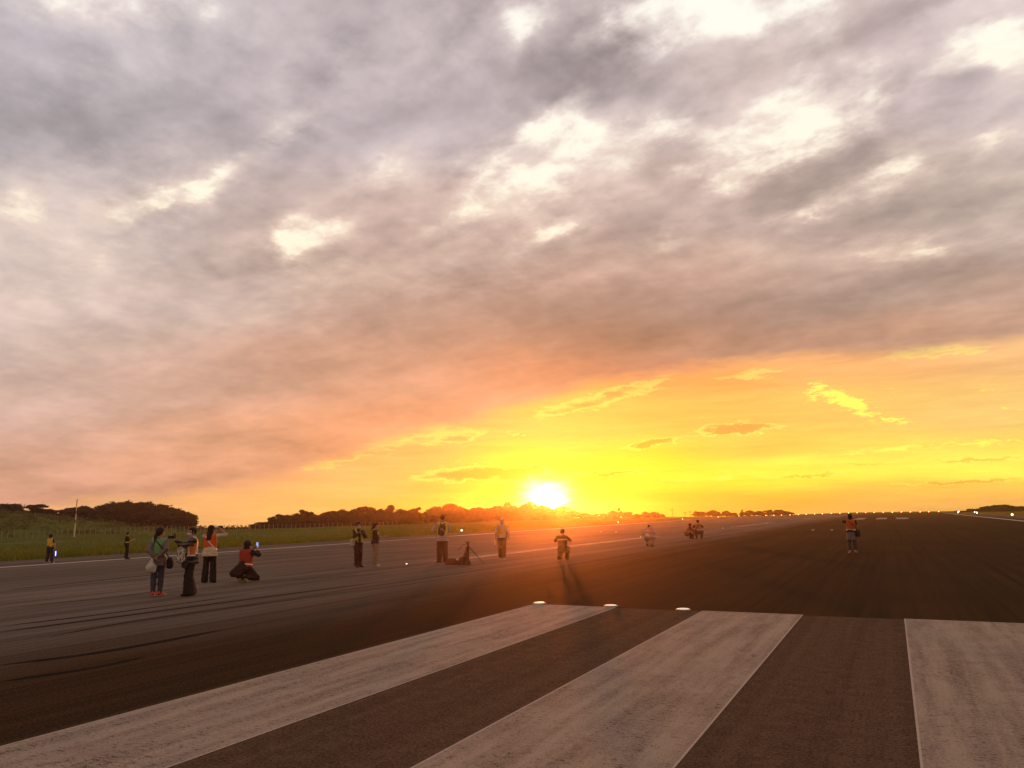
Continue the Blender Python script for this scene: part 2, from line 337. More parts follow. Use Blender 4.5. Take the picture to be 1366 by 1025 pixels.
# ------------------------------------------------------------------ sun
ld=bpy.data.lights.new('sun','SUN'); lo=bpy.data.objects.new('sun',ld); C.objects.link(lo)
ld.energy=3.6; ld.angle=R(1.0); ld.color=(1.,.19,.02)
lo.rotation_euler=Vector((-SUN[0],-SUN[1],-SUN[2])).to_track_quat('-Z','Y').to_euler()
lo.location=(SUN[0]*50,SUN[1]*50,40)
# ------------------------------------------------------------------ mesh helpers
def mesh_obj(name,verts,faces,mats,parent=None,smooth=False,midx=None,loc=None):
    me=bpy.data.meshes.new(name)
    verts=np.asarray(verts,np.float32).reshape(-1,3)
    if isinstance(faces,np.ndarray):
        n,k=faces.shape
        me.vertices.add(len(verts)); me.vertices.foreach_set('co',verts.ravel())
        me.loops.add(n*k); me.loops.foreach_set('vertex_index',faces.astype(np.int32).ravel())
        me.polygons.add(n); me.polygons.foreach_set('loop_start',np.arange(0,n*k,k,dtype=np.int32)); me.polygons.foreach_set('loop_total',np.full(n,k,np.int32))
    else:
        me.from_pydata([tuple(map(float,v)) for v in verts],[],faces)
    for m in (mats if isinstance(mats,(list,tuple)) else [mats]): me.materials.append(m)
    if midx is not None: me.polygons.foreach_set('material_index',np.asarray(midx,np.int32))
    me.update(calc_edges=True); me.validate()
    if smooth: me.polygons.foreach_set('use_smooth',np.ones(len(me.polygons),bool))
    o=bpy.data.objects.new(name,me); C.objects.link(o)
    if parent: o.parent=parent
    if loc is not None: o.location=loc
    return o
def tag(o,label=None,cat=None,group=None,kind=None):
    if label: o['label']=label
    if cat: o['category']=cat
    if group: o['group']=group
    if kind: o['kind']=kind
    return o
def empty(name,loc,rz=0,label=None,cat=None,group=None):
    o=bpy.data.objects.new(name,None); C.objects.link(o); o.location=loc; o.rotation_euler=(0,0,rz); o.empty_display_size=.2
    return tag(o,label,cat,group)
def copy_tree(o,parent=None):
    c=o.copy(); C.objects.link(c)
    if parent: c.parent=parent
    for ch in list(o.children): copy_tree(ch,c)
    return c
class MB:
    def __init__(s): s.v=[]; s.f=[]; s.m=[]
    def add(s,v,f,m=0):
        b=len(s.v); s.v+= [tuple(p) for p in v]; s.f+=[tuple(b+i for i in q) for q in f]; s.m+=[m]*len(f); return s
    def tube(s,pts,rads,n=10,m=0,cap=True):
        pts=[Vector(p) for p in pts]; rings=[]
        if not hasattr(rads,'__len__'): rads=[rads]*len(pts)
        v=[];f=[]
        for i,p in enumerate(pts):
            t=(pts[min(i+1,len(pts)-1)]-pts[max(i-1,0)]).normalized()
            a=t.orthogonal().normalized() if i==0 else (a-t*a.dot(t)).normalized()
            b=t.cross(a)
            for k in range(n):
                w=2*math.pi*k/n; v.append(p+(a*math.cos(w)+b*math.sin(w))*rads[i])
        for i in range(len(pts)-1):
            for k in range(n):
                f.append((i*n+k,i*n+(k+1)%n,(i+1)*n+(k+1)%n,(i+1)*n+k))
        if cap: f.append(tuple(range(n-1,-1,-1))); f.append(tuple((len(pts)-1)*n+k for k in range(n)))
        return s.add(v,f,m)
    def box(s,c,d,M=None,m=0,bev=.12):
        # bevelled box: a superellipsoid-like chamfer on every edge
        bx=min(d)*bev; v=[];idx={}
        hx,hy,hz=[k/2 for k in d]
        for sx in(-1,1):
            for sy in(-1,1):
                for sz in(-1,1):
                    for a in range(3):
                        q=[sx*(hx-(bx if a!=0 else 0)),sy*(hy-(bx if a!=1 else 0)),sz*(hz-(bx if a!=2 else 0))]
                        idx[(sx,sy,sz,a)]=len(v); v.append(Vector(q))
        f=[]
        for a,(u,w) in enumerate(((1,2),(2,0),(0,1))):
            for sg in(-1,1):
                q=[]
                for su,sw in((-1,-1),(1,-1),(1,1),(-1,1)):
                    k=[0,0,0]; k[a]=sg;k[u]=su;k[w]=sw; q.append(idx[(*k,a)])
                f.append(tuple(q if sg>0 else q[::-1]))
        for a,b,c2 in((0,1,2),(1,2,0),(2,0,1)):
            for sa in(-1,1):
                for sb in(-1,1):
                    k1=[0,0,0];k1[a]=sa;k1[b]=sb;k1[c2]=-1;k2=list(k1);k2[c2]=1
                    q=(idx[(*k1,a)],idx[(*k2,a)],idx[(*k2,b)],idx[(*k1,b)])
                    f.append(q if sa*sb<0 else q[::-1])
        for sx in(-1,1):
            for sy in(-1,1):
                for sz in(-1,1):
                    q=tuple(idx[(sx,sy,sz,a)] for a in range(3)); f.append(q if sx*sy*sz>0 else q[::-1])
        M=M or Matrix(); c=Vector(c)
        return s.add([M.to_3x3()@p+c for p in v],f,m)
    def build(s,name,mats,parent=None,smooth=False): return mesh_obj(name,s.v,s.f,mats,parent,smooth,s.m)
# ------------------------------------------------------------------ materials
def mat(name):
    m=bpy.data.materials.new(name); m.use_nodes=True; V.nt=m.node_tree; V.nt.nodes.clear()
    b=V.nt.nodes.new('ShaderNodeBsdfPrincipled'); o=V.nt.nodes.new('ShaderNodeOutputMaterial')
    V.nt.links.new(b.outputs[0],o.inputs[0]); b.inputs['Roughness'].default_value=.8
    return m,b
def pos(): return V(V.nt.nodes.new('ShaderNodeNewGeometry').outputs['Position'])
def objc(): return V(V.nt.nodes.new('ShaderNodeTexCoord').outputs['Object'])
def bump(b,h,strength=.4,dist=.01):
    n=V.nt.nodes.new('ShaderNodeBump'); put(n.inputs['Height'],h); n.inputs['Strength'].default_value=strength; n.inputs['Distance'].default_value=dist
    V.nt.links.new(n.outputs[0],b.inputs['Normal'])
def fabric(name,c,rough=.88,var=.35,sc=24,sheen=.0,trans=0.):
    m,b=mat(name); p=objc(); n=noise(p,sc,5,.6); n2=noise(p,5,3,.5,.6)
    put(b.inputs['Base Color'],mix(lin(n*.5+n2*.5,.3,.7),tuple(k*(1-var) for k in c),tuple(min(1,k*(1+var*.5)) for k in c)))
    b.inputs['Roughness'].default_value=rough; b.inputs['Sheen Weight'].default_value=sheen
    bump(b,noise(p,9,4,.55,1.2),.5,.02)
    if trans:
        b.inputs['Subsurface Weight'].default_value=0.
        t=V.nt.nodes.new('ShaderNodeBsdfTranslucent'); t.inputs[0].default_value=(*c,1)
        mx=V.nt.nodes.new('ShaderNodeMixShader'); mx.inputs[0].default_value=trans
        V.nt.links.new(b.outputs[0],mx.inputs[1]); V.nt.links.new(t.outputs[0],mx.inputs[2])
        V.nt.links.new(mx.outputs[0],[n for n in V.nt.nodes if n.type=='OUTPUT_MATERIAL'][0].inputs[0])
    return m
def plain(name,c,rough=.5,metal=0.,emit=None,es=0.):
    m,b=mat(name); n=noise(objc(),18,4,.6)
    put(b.inputs['Base Color'],mix(n,tuple(k*.8 for k in c),tuple(min(1,k*1.15) for k in c)))
    b.inputs['Roughness'].default_value=rough; b.inputs['Metallic'].default_value=metal
    if emit: b.inputs['Emission Color'].default_value=(*emit,1); b.inputs['Emission Strength'].default_value=es
    return m
# ---- terrain heights
def crown(x):
    t=np.clip(-15.-x,0,31.); return -.02*t
def sm(t): t=np.clip(t,0,1); return t*t*(3-2*t)
def hill_h(x,y):
    rx,ry=math.sin(R(-58.5)),math.cos(R(-58.5)); a=(x+163)*rx+(y-97)*ry; b=(x+163)*ry-(y-97)*rx
    return 4.4*np.exp(-(a/40)**2-(np.maximum(0,b)/24)**2-(np.minimum(0,b)/60)**2)
def terrain(x,y):
    x=np.asarray(x,float); y=np.asarray(y,float)
    z=crown(x)-.045
    off=np.maximum(sm((-x-58)/8),sm((x-26)/5))
    lump=.10*np.sin(x*.31+1.3*np.sin(y*.17))*np.sin(y*.23+x*.05)+.06*np.sin(x*.9+y*.4)*np.sin(y*.7-x*.3)
    z=z+off*lump*1.0
    z=z+hill_h(x,y)*sm((-x-118)/16)
    far=np.maximum(0,y-395); z=z-far*.03
    z=z+.42*np.exp(-((y-368)/8)**2)*sm((x+60)/25)
    left=np.maximum(0,-x-178-np.maximum(0,(y-170))*.15); z=z-left*.055
    gapm=np.exp(-((y-118)/16)**2); z=z-sm((-x-131)/40)*2.2*gapm
    z=z+sm((x-28)/40)*.8-np.maximum(0,x-120)*.03
    return z
def edgeL(y): return np.interp(y,[-60,20,150,312,420],[-45,-49.5,-57,-64,-68])
# ground sheet
xs=np.unique(np.concatenate([np.arange(-300,-60,2.5),np.arange(-60,30,3.),np.arange(30,120,3.),[-420,-360,160,220,300]]))
ys=np.unique(np.concatenate([np.arange(-40,260,3.),np.arange(260,460,4.),[-200,-140,-80,520,580,640]]))
GX,GY=np.meshgrid(xs,ys,indexing='ij'); GZ=terrain(GX,GY)
nx,ny=GX.shape; ii=np.arange(nx*ny).reshape(nx,ny)
gf=np.stack([ii[:-1,:-1],ii[1:,:-1],ii[1:,1:],ii[:-1,1:]],-1).reshape(-1,4)
m_grass,b=mat('grass_ground'); p=pos()
n1=noise(p,.07,5,.6); n2=noise(p,.9,6,.65); n3=noise(vf('MULTIPLY',p,(1.,.35,1.)),.22,5,.6)
g=mix(sstep(n1,.35,.65),(.095,.135,.014),(.16,.19,.024))
g=mix(sstep(n3,.5,.72),g,(.21,.20,.05)); g=mix(sstep(n2,.35,.7)*.6,g,(.05,.07,.012))
put(b.inputs['Base Color'],g); b.inputs['Roughness'].default_value=1.; b.inputs['Specular IOR Level'].default_value=.1
bump(b,noise(p,3.,6,.7),1.,.25)
ground=mesh_obj('ground',np.stack([GX,GY,GZ],-1).reshape(-1,3),gf,m_grass,smooth=True); tag(ground,kind='structure')
# ---- runway
m_asp,b=mat('asphalt'); p=pos(); px,py,pz=sep(p)
grain=noise(p,95,3,.75); grit=voro(p,70,'F1'); mid=noise(p,6,5,.6); chip=noise(p,34,2,.8)
patch=noise(p,.12,4,.55); streak=noise(vf('MULTIPLY',p,(1.1,.018,1.)),1.,6,.62,.2)
streak2=noise(vf('MULTIPLY',p,(5.,.05,1.)),1.,5,.6,.2)
# older, stonier asphalt carries the bar markings; past their far end the surface is smooth and rubbered
oldp=sstep(px,-6.7,-6.35)*fn('SUBTRACT',1.,sstep(py+(mid-.5)*.12,14.18,14.3))
basec=mix(sstep(patch,.3,.7),(.070,.035,.0125),(.100,.053,.022))
rub=sstep(streak*.5+streak2*.5,.42,.62)
lane=sstep(px+(patch-.5)*5.,-13.5,-8.)*sstep(px,21.,14.)
basec=mix(lane,mix(sstep(patch,.3,.7),(.185,.162,.142),(.25,.22,.192)),vscale(basec,.8))
basec=mix(rub*fn('MULTIPLY_ADD',lane,.35,.5),basec,(.038,.022,.011))
# paving joints run the length of the runway
seam=sstep(fn('ABSOLUTE',fn('SUBTRACT',fn('FRACT',(px+(mid-.5)*.06)*.2),.5)),.0065,.002)*sstep(noise(vf('MULTIPLY',p,(.3,.25,1.)),1.,4,.7),.40,.56)
basec=mix(seam*.6,basec,(.012,.010,.008))
oldc=mix(sstep(streak2*.5+mid*.5,.35,.65),(.105,.064,.040),(.180,.115,.075))
basec=mix(oldp*.9,basec,oldc)
basec=mix(sstep(grain,.48,.74)*fn('MULTIPLY_ADD',oldp,.6,.3),basec,(.22,.185,.15))
basec=mix(sstep(chip,.52,.72)*fn('MULTIPLY_ADD',oldp,.5,.28),basec,(.20,.155,.115))
basec=mix(sstep(chip,.5,.3)*.65,basec,(.010,.008,.006))
basec=mix(sstep(grain,.5,.25)*.6,basec,(.010,.008,.006))
put(b.inputs['Base Color'],basec)
put(b.inputs['Roughness'],fn('ADD',.86,(patch-.5)*.16+oldp*.10))
b.inputs['Specular IOR Level'].default_value=.015
bump(b,grain*.6+mid*.2+grit*.5,.07,.003)
# open-textured surface: most of the light is scattered deep between the stones, little of it glances off
df=V.nt.nodes.new('ShaderNodeBsdfDiffuse'); put(df.inputs[0],basec); df.inputs[1].default_value=1.
mx=V.nt.nodes.new('ShaderNodeMixShader'); mx.inputs[0].default_value=.42
V.nt.links.new(b.outputs[0],mx.inputs[1]); V.nt.links.new(df.outputs[0],mx.inputs[2])
V.nt.links.new(mx.outputs[0],[q for q in V.nt.nodes if q.type=='OUTPUT_MATERIAL'][0].inputs[0])
yy=np.concatenate([np.arange(-60,40,4.),np.arange(40,352,8.),[352.]])
us=np.concatenate([np.linspace(0,1,26)])
rv=[];
for y in yy:
    xl=float(edgeL(y)); 
    for u in us:
        x=xl+(22.5-xl)*u; rv.append((x,y,float(crown(x))+.0))
k=len(us); rf=np.array([(i*k+j,i*k+j+1,(i+1)*k+j+1,(i+1)*k+j) for i in range(len(yy)-1) for j in range(k-1)])
tag(mesh_obj('runway',rv,rf,m_asp,smooth=True),kind='structure')
# ---- painted markings
def paint(name,bright,wear,groove):
    m,b=mat(name); p=pos(); px,py,pz=sep(p)
    n=noise(p,2.2,6,.62); fine=noise(p,60,4,.75); tr=noise(vf('MULTIPLY',p,(11.,30.,1.)),1.,4,.7,.4); lon=noise(vf('MULTIPLY',p,(5.,.35,1.)),1.,5,.6)
    wob=noise(p,9.,4,.6,color=True)
    cr=voro(vf('ADD',vf('MULTIPLY',p,(4.,9.,1.)),vf('MULTIPLY',wob,(1.6,1.6,0.))),1.3,'DISTANCE_TO_EDGE')
    crack=sstep(cr,.05,.01)*sstep(noise(p,.8,4,.6),.54,.70)
    gr=fn('SINE',py*groove+(n-.5)*9.); tex=tr*.5+fine*.32+lon*.18
    hole=sstep(tex+gr*.008,.485-wear,.38-wear)
    c=mix(sstep(n*.35+lon*.65,.36,.64),tuple(k*.66 for k in bright),bright)
    c=mix(sstep(fine,.47,.72)*.5,c,tuple(k*1.4 for k in bright))
    c=mix(sstep(fine,.5,.3)*.4,c,(.10,.08,.06))
    c=mix(hole*.85,c,(.05,.038,.03)); c=mix(crack*.85,c,(.022,.018,.015))
    put(b.inputs['Base Color'],c); b.inputs['Roughness'].default_value=.9; b.inputs['Specular IOR Level'].default_value=.1
    bump(b,tex-crack*.4,.16,.004)
    return m
m_paint=paint('worn_white_paint',(.45,.368,.302),.0,110.)
m_edge=plain('fresh_white_paint',(.52,.45,.38),.9)
m_line=paint('line_paint',(.64,.60,.54),-.08,40.)
def strip(mb,x0,x1,y0,y1,m=0,dz=.004,n=1,x2=None,x3=None):
    # flat painted band following the camber of the runway; x2,x3 give the far end when it is skewed
    x2=x0 if x2 is None else x2; x3=x1 if x3 is None else x3
    for i in range(n):
        a,c=i/n,(i+1)/n; q=[]
        for (t,e) in((a,0),(a,1),(c,1),(c,0)):
            x=(x0+(x2-x0)*t) if e==0 else (x1+(x3-x1)*t); y=y0+(y1-y0)*t
            q.append((x,y,float(crown(x))+dz))
        mb.add(q,[(0,1,2,3)],m)
mb=MB()
for x0 in (-6.52,-3.21,.02,3.3,6.6,9.9,-26.,-29.3,-32.6,-35.9):
    x1=x0+1.70; y1=14.3; t=.019
    strip(mb,x0+t,x1-t,-15.7+t,y1-t,0); strip(mb,x0,x0+t,-15.7,y1,1); strip(mb,x1-t,x1,-15.7,y1,1); strip(mb,x0+t,x1-t,y1-t,y1,1)
tag(mb.build('threshold_marking',[m_paint,m_edge]),kind='structure')
mb=MB()
for y0,y1 in((27.2,57),(90,124.5),(165,186)): strip(mb,-16.85,-15.85,y0,y1)
strip(mb,-33.5,-32.7,155,215,x2=-24.5,x3=-23.7)
tag(mb.build('centreline_marking',[m_line]),kind='structure')
mb=MB(); strip(mb,-38.7,-38.05,-10,25,n=4,x2=-42.2,x3=-41.55); strip(mb,-42.2,-41.55,25,105,n=10,x2=-49.4,x3=-48.7); strip(mb,-49.4,-48.7,105,260,n=14,x2=-57,x3=-56.3)
strip(mb,13.2,13.75,60,112,n=2,x2=14.2,x3=14.75); strip(mb,14.2,14.75,112,330,n=4,x2=16.4,x3=16.95)
tag(mb.build('edge_line_marking',[plain('white_edge_paint',(.78,.74,.68),.9)]),kind='structure')
mb=MB()
for a,c in((-6.3,-4.75),(-2.8,-1.0),(.55,2.5)): strip(mb,a,c,149,176)
tag(mb.build('aiming_marking',[m_line]),kind='structure')
# ---- tyre marks: dark rubber ribbons left on the smooth asphalt
m_rub,b=mat('rubber'); p=pos(); n=noise(vf('MULTIPLY',p,(14.,.8,1.)),1.,5,.7); n2=noise(p,40,3,.7)
put(b.inputs['Base Color'],mix(sstep(n*.6+n2*.4,.36,.62),(.012,.010,.008),(.045,.037,.030))); b.inputs['Roughness'].default_value=1.; b.inputs['Specular IOR Level'].default_value=.0
mb=MB()
def ribbon(pts,w):
    P=[Vector((x,y,0)) for x,y in pts]; N=24; out=[]
    for i in range(N+1):
        t=i/N*(len(P)-1); j=min(int(t),len(P)-2); u=t-j; p0=P[max(j-1,0)];p1=P[j];p2=P[j+1];p3=P[min(j+2,len(P)-1)]
        out.append(.5*((2*p1)+(-p0+p2)*u+(2*p0-5*p1+4*p2-p3)*u*u+(-p0+3*p1-3*p2+p3)*u**3))
    v=[];f=[]
    for i,p in enumerate(out):
        d=(out[min(i+1,N)]-out[max(i-1,0)]).normalized(); s=Vector((-d.y,d.x,0)); e=min(1,min(i,N-i)/5.)*w/2
        for sg in(1,-1):
            q=p+s*sg*e; v.append((q.x,q.y,float(crown(q.x))+.003))
    f=[(2*i,2*i+1,2*i+3,2*i+2) for i in range(N)]; mb.add(v,f)
RIBBONS=[([(-10.15,6.20),(-9.78,7.48),(-9.83,9.53)],0.16),
([(-9.11,5.59),(-8.87,6.50),(-8.92,7.33)],0.13),
([(-13.24,8.04),(-13.09,9.52),(-12.94,13.16),(-12.68,18.21)],0.12),
([(-13.90,8.44),(-13.70,10.43),(-13.78,14.25)],0.1),
([(-11.86,7.89),(-12.19,10.04),(-11.82,14.33),(-11.41,19.32)],0.07),
([(-17.21,10.41),(-16.85,12.79),(-17.44,15.76)],0.08),
([(-23.19,13.98),(-23.58,17.05),(-24.89,24.00)],0.2),
([(-17.69,18.91),(-18.00,23.46)],0.12),
([(-15.85,17.55),(-14.34,20.58)],0.08)]

for pts,w in RIBBONS: ribbon(pts,w)
tag(mb.build('tyre_marks',[m_rub]),kind='structure')

# ------------------------------------------------------------------ haze added for the orange glare about the sun, one even box of air
hz=bpy.data.materials.new('glare_haze'); hz.use_nodes=True; V.nt=hz.node_tree; V.nt.nodes.clear()
pv=V.nt.nodes.new('ShaderNodeVolumePrincipled'); ho=V.nt.nodes.new('ShaderNodeOutputMaterial'); V.nt.links.new(pv.outputs[0],ho.inputs['Volume'])
pv.inputs['Color'].default_value=(.95,.84,.68,1); pv.inputs['Density'].default_value=.00037; pv.inputs['Anisotropy'].default_value=.91
zlo=float(GZ.min())-1.; x0,x1,y0,y1,z1=-432,312,-212,652,9.5
tag(mesh_obj('haze',[(x0,y0,zlo),(x1,y0,zlo),(x1,y1,zlo),(x0,y1,zlo),(x0,y0,z1),(x1,y0,z1),(x1,y1,z1),(x0,y1,z1)],[(0,3,2,1),(4,5,6,7),(0,1,5,4),(1,2,6,5),(2,3,7,6),(3,0,4,7)],hz),'thin haze added over the airfield for the glow about the sun',kind='stuff')
# ------------------------------------------------------------------ vegetation
def foliage(name,c1,c2,trans=.18):
    m,b=mat(name); p=pos(); n=noise(p,.55,3,.6); n2=noise(p,3.2,3,.7)
    col=mix(sstep(n*.55+n2*.45,.36,.64),c1,c2); put(b.inputs['Base Color'],col); b.inputs['Roughness'].default_value=.85; b.inputs['Specular IOR Level'].default_value=.15
    t=V.nt.nodes.new('ShaderNodeBsdfTranslucent'); put(t.inputs[0],col)
    mx=V.nt.nodes.new('ShaderNodeMixShader'); mx.inputs[0].default_value=trans
    V.nt.links.new(b.outputs[0],mx.inputs[1]); V.nt.links.new(t.outputs[0],mx.inputs[2])
    V.nt.links.new(mx.outputs[0],[q for q in V.nt.nodes if q.type=='OUTPUT_MATERIAL'][0].inputs[0]); return m
m_leaf=foliage('dark_leaves',(.014,.012,.005),(.040,.032,.011))
m_scrub=foliage('scrub_leaves',(.07,.08,.018),(.19,.18,.055))
m_blade=foliage('grass_blades',(.14,.175,.016),(.29,.27,.036),.4)
m_bark=plain('bark',(.06,.045,.03),.9)
def leaf_cloud(rng,lobes,n,size):
    """leaf-clump faces spread through a set of ellipsoid lobes (x,y,z,rx,ry,rz)"""
    L=np.array(lobes); wgt=(L[:,3]*L[:,4]+L[:,3]*L[:,5]); k=rng.choice(len(L),n,p=wgt/wgt.sum())
    d=rng.normal(size=(n,3)); d/=np.linalg.norm(d,axis=1)[:,None]
    r=rng.uniform(.55,1.0,n)**.5*rng.uniform(.9,1.12,n)*np.where(rng.uniform(size=n)<.10,rng.uniform(1.05,1.25,n),1.)
    c=L[k,:3]+d*r[:,None]*L[k,3:6]
    u=rng.normal(size=(n,3)); u/=np.linalg.norm(u,axis=1)[:,None]; w=np.cross(u,d+.4*rng.normal(size=(n,3))); w/=np.linalg.norm(w,axis=1)[:,None]+1e-6
    s=size*rng.uniform(.55,1.35,n)[:,None]; a=rng.uniform(.45,.8,n)[:,None]
    q=np.stack([c-u*s,c-w*s*a+u*s*.1,c+u*s*1.05,c+w*s*a-u*s*.1],1)
    keep=(q[:,:,2].min(1)>0.0)
    q=q[keep]; return q.reshape(-1,3),np.arange(len(q)*4).reshape(-1,4)
def core_mesh(rng,lobes,shrink):
    vs=[];fs=[];b=0
    for x,y,z,rx,ry,rz in lobes:
        nu,nv=9,6; ph=rng.uniform(0,6.28,3)
        for i in range(nv+1):
            for j in range(nu):
                t=math.pi*i/nv; a=2*math.pi*j/nu; k=shrink*(1+.16*math.sin(3*a+ph[0]+2*t)+.1*math.sin(5*t+ph[1]))
                vs.append((x+rx*k*math.sin(t)*math.cos(a),y+ry*k*math.sin(t)*math.sin(a),max(.02,z+rz*k*math.cos(t))))
        for i in range(nv):
            for j in range(nu): fs.append((b+i*nu+j,b+i*nu+(j+1)%nu,b+(i+1)*nu+(j+1)%nu,b+(i+1)*nu+j))
        b=len(vs)
    return np.array(vs),np.array(fs)
def tree_proto(seed,kind):
    """unit tree: one metre high, one metre across; wind-clipped domed crown on a short forked trunk"""
    rng=np.random.default_rng(seed); lobes=[]
    if kind=='dome':
        nl=15
        for i in range(nl):
            a=rng.uniform(0,6.28); r=rng.uniform(.0,.40)**.9; h=.60*math.sqrt(max(0,1-(r/.5)**2))+rng.uniform(-.06,.10)
            s=rng.uniform(.12,.21); lobes.append((r*math.cos(a),r*math.sin(a),max(.22,h+.02),s,s,s*rng.uniform(.75,1.)))
        for i in range(9):
            a=i*.7+rng.uniform(-.2,.2); r=rng.uniform(.26,.38); s=rng.uniform(.13,.17); lobes.append((r*math.cos(a),r*math.sin(a),rng.uniform(.16,.36),s,s,s*1.1))
        lobes.append((0,0,.45,.34,.34,.34))
    elif kind=='ragged':
        for i in range(16):
            a=rng.uniform(0,6.28); r=rng.uniform(0,.42); h=rng.uniform(.25,.95)*(1-(r/.6)**2); s=rng.uniform(.07,.17)
            lobes.append((r*math.cos(a),r*math.sin(a),max(.16,h),s*1.2,s*1.2,s))
        lobes.append((0,0,.36,.3,.3,.3))
    else:
        for i in range(14):
            a=rng.uniform(0,6.28); h=rng.uniform(.2,.96); r=.30*(1-h)*rng.uniform(.5,1.2); s=.19*(1.12-h)
            lobes.append((r*math.cos(a),r*math.sin(a),h,s*1.1,s*1.1,s*1.2))
    n=2600
    v,f=leaf_cloud(rng,lobes,n,.036); cv,cf=core_mesh(rng,lobes,.72)
    V_=np.concatenate([v,cv]); F_=np.concatenate([f,cf+len(v)])
    crown_o=mesh_obj('crown',V_,F_,m_leaf)
    mb=MB(); top=(rng.uniform(-.05,.05),rng.uniform(-.05,.05),.55)
    mb.tube([(0,0,-.06),(.01,0,.15),(top[0]*.5,top[1]*.5,.32),top],[.045,.034,.026,.012],8)
    for i in range(5):
        a=i*1.26+rng.uniform(-.4,.4); z0=rng.uniform(.14,.34); mb.tube([(0.005,0,z0),(.12*math.cos(a),.12*math.sin(a),z0+.12),(.30*math.cos(a),.30*math.sin(a),z0+.26)],[.022,.014,.005],6)
    trunk=mb.build('trunk',m_bark)
    return crown_o,trunk
PROTO={}
for kd,n in(('dome',5),('ragged',3),('spire',2)):
    PROTO[kd]=[tree_proto(31+7*i+len(kd),kd) for i in range(n)]
USED=set()
def plant(t,kind,i,label,group,name='broadleaf_tree',wide=1.,rz=None):
    X,Y,Z,h,w=t; c,tr=PROTO[kind][i%len(PROTO[kind])]
    root=empty(name,(X,Y,Z),RNG.uniform(0,6.28) if rz is None else rz,label,'tree',group)
    for o in(c,tr):
        k=o.copy(); C.objects.link(k); k.parent=root
    s=max(w*wide,h*.7); root.scale=(s,s*RNG.uniform(.85,1.15),h*1.22); return root
HL={0:'dark tree at the far left end of the hill crest',2:'ragged-topped dark tree standing alone on the grassy hill crest',6:'broad dark tree on the crest just behind the red and white pole',8:'tall dark tree forming the left shoulder of the big clump on the hill',10:'tallest domed tree in the middle of the big dark clump on the hill',12:'dark domed tree on the right slope of the big clump on the hill',13:'last low tree where the big hill clump drops to the field'}
for i,t in enumerate(TREES_HILL):
    X,Y,Z,h,w=t; h+=.3
    plant((X,Y,Z,h,w*1.12),'ragged' if i in(2,4) else 'dome',i,HL.get(i,'dark bushy tree filling in among the taller trees on the left hill'),'trees on the left hill',wide=1.1)
for i,t in enumerate(TREES_BELT):
    plant((t[0],t[1],t[2],(t[3]+.15)*RNG.uniform(.93,1.10),t[4]*1.1),'ragged' if i%3==2 else 'dome',i*3+i//4,'dark wind-clipped tree in the long belt beyond the grass field','trees of the long belt',wide=1.15)
for i,t in enumerate(TREES_FAR):
    kd='spire' if i in(4,16) else ('ragged' if i%3==1 else 'dome')
    plant((t[0],t[1],t[2],t[3]+.1,t[4]),kd,i,'small far dark tree on the skyline beyond the end of the belt','far skyline trees',wide=1.1)
for i,t in enumerate(TREES_RIGHT):
    plant((t[0],t[1],t[2]+float(terrain(t[0],t[1]))-.3,t[3]+.3,t[4]),'dome',i,'low dark tree on the grassy rise at the far right','trees on the right rise',wide=1.2)
for kd in PROTO:
    for c,tr in PROTO[kd]:
        bpy.data.objects.remove(c); bpy.data.objects.remove(tr)
# ---- hillside scrub and rough grass: uncountable ground cover
def scatter(name,label,pts,hs,ws,nq,size,m,seed):
    rng=np.random.default_rng(seed); vs=[];fs=[];b=0
    for (x,y),h,w in zip(pts,hs,ws):
        z=float(terrain(x,y)); lobes=[(x,y,0.2*h,w,w,h*.8),(x+w*.5,y+w*.2,.15*h,w*.6,w*.6,h*.55),(x-w*.45,y-w*.3,.2*h,w*.65,w*.6,h*.6)]
        v,f=leaf_cloud(rng,lobes,nq,size); v=v+np.array([0,0,z-.05]); vs.append(v); fs.append(f+b); b+=len(v)
    return tag(mesh_obj(name,np.concatenate(vs),np.concatenate(fs),m),label,kind='stuff')
rng=np.random.default_rng(3); pts=[]
while len(pts)<1300:
    x,y=rng.uniform(-196,-122),rng.uniform(55,160)
    if hill_h(x,y)>.25 and rng.uniform()<.35+hill_h(x,y)/5: pts.append((x,y))
scatter('scrub','low green scrub covering the hillside above the fence',pts,rng.uniform(.3,1.0,1300),rng.uniform(.5,1.5,1300),52,.16,m_scrub,5)
pts=[(-131-rng.uniform(0,9)+.0,y) for y in np.arange(104,330,1.0)]
scatter('undergrowth','dark undergrowth along the foot of the tree belt',pts,rng.uniform(.4,1.1,len(pts)),rng.uniform(.7,1.5,len(pts)),60,.2,m_leaf,6)
def blades(name,label,P,h,w,seed):
    rng=np.random.default_rng(seed); n=len(P); P=np.asarray(P); z=terrain(P[:,0],P[:,1])-.02
    base=np.stack([P[:,0],P[:,1],z],1); a=rng.uniform(0,6.28,n); dr=np.stack([np.cos(a),np.sin(a),0*a],1)*w*rng.uniform(.6,1.4,n)[:,None]
    tip=base+np.stack([rng.normal(0,.35,n),rng.normal(0,.35,n),np.ones(n)],1)*(h*rng.uniform(.45,1.3,n))[:,None]
    v=np.stack([base-dr,base+dr,tip],1).reshape(-1,3); return tag(mesh_obj(name,v,np.arange(3*n).reshape(-1,3),m_blade),label,kind='stuff')
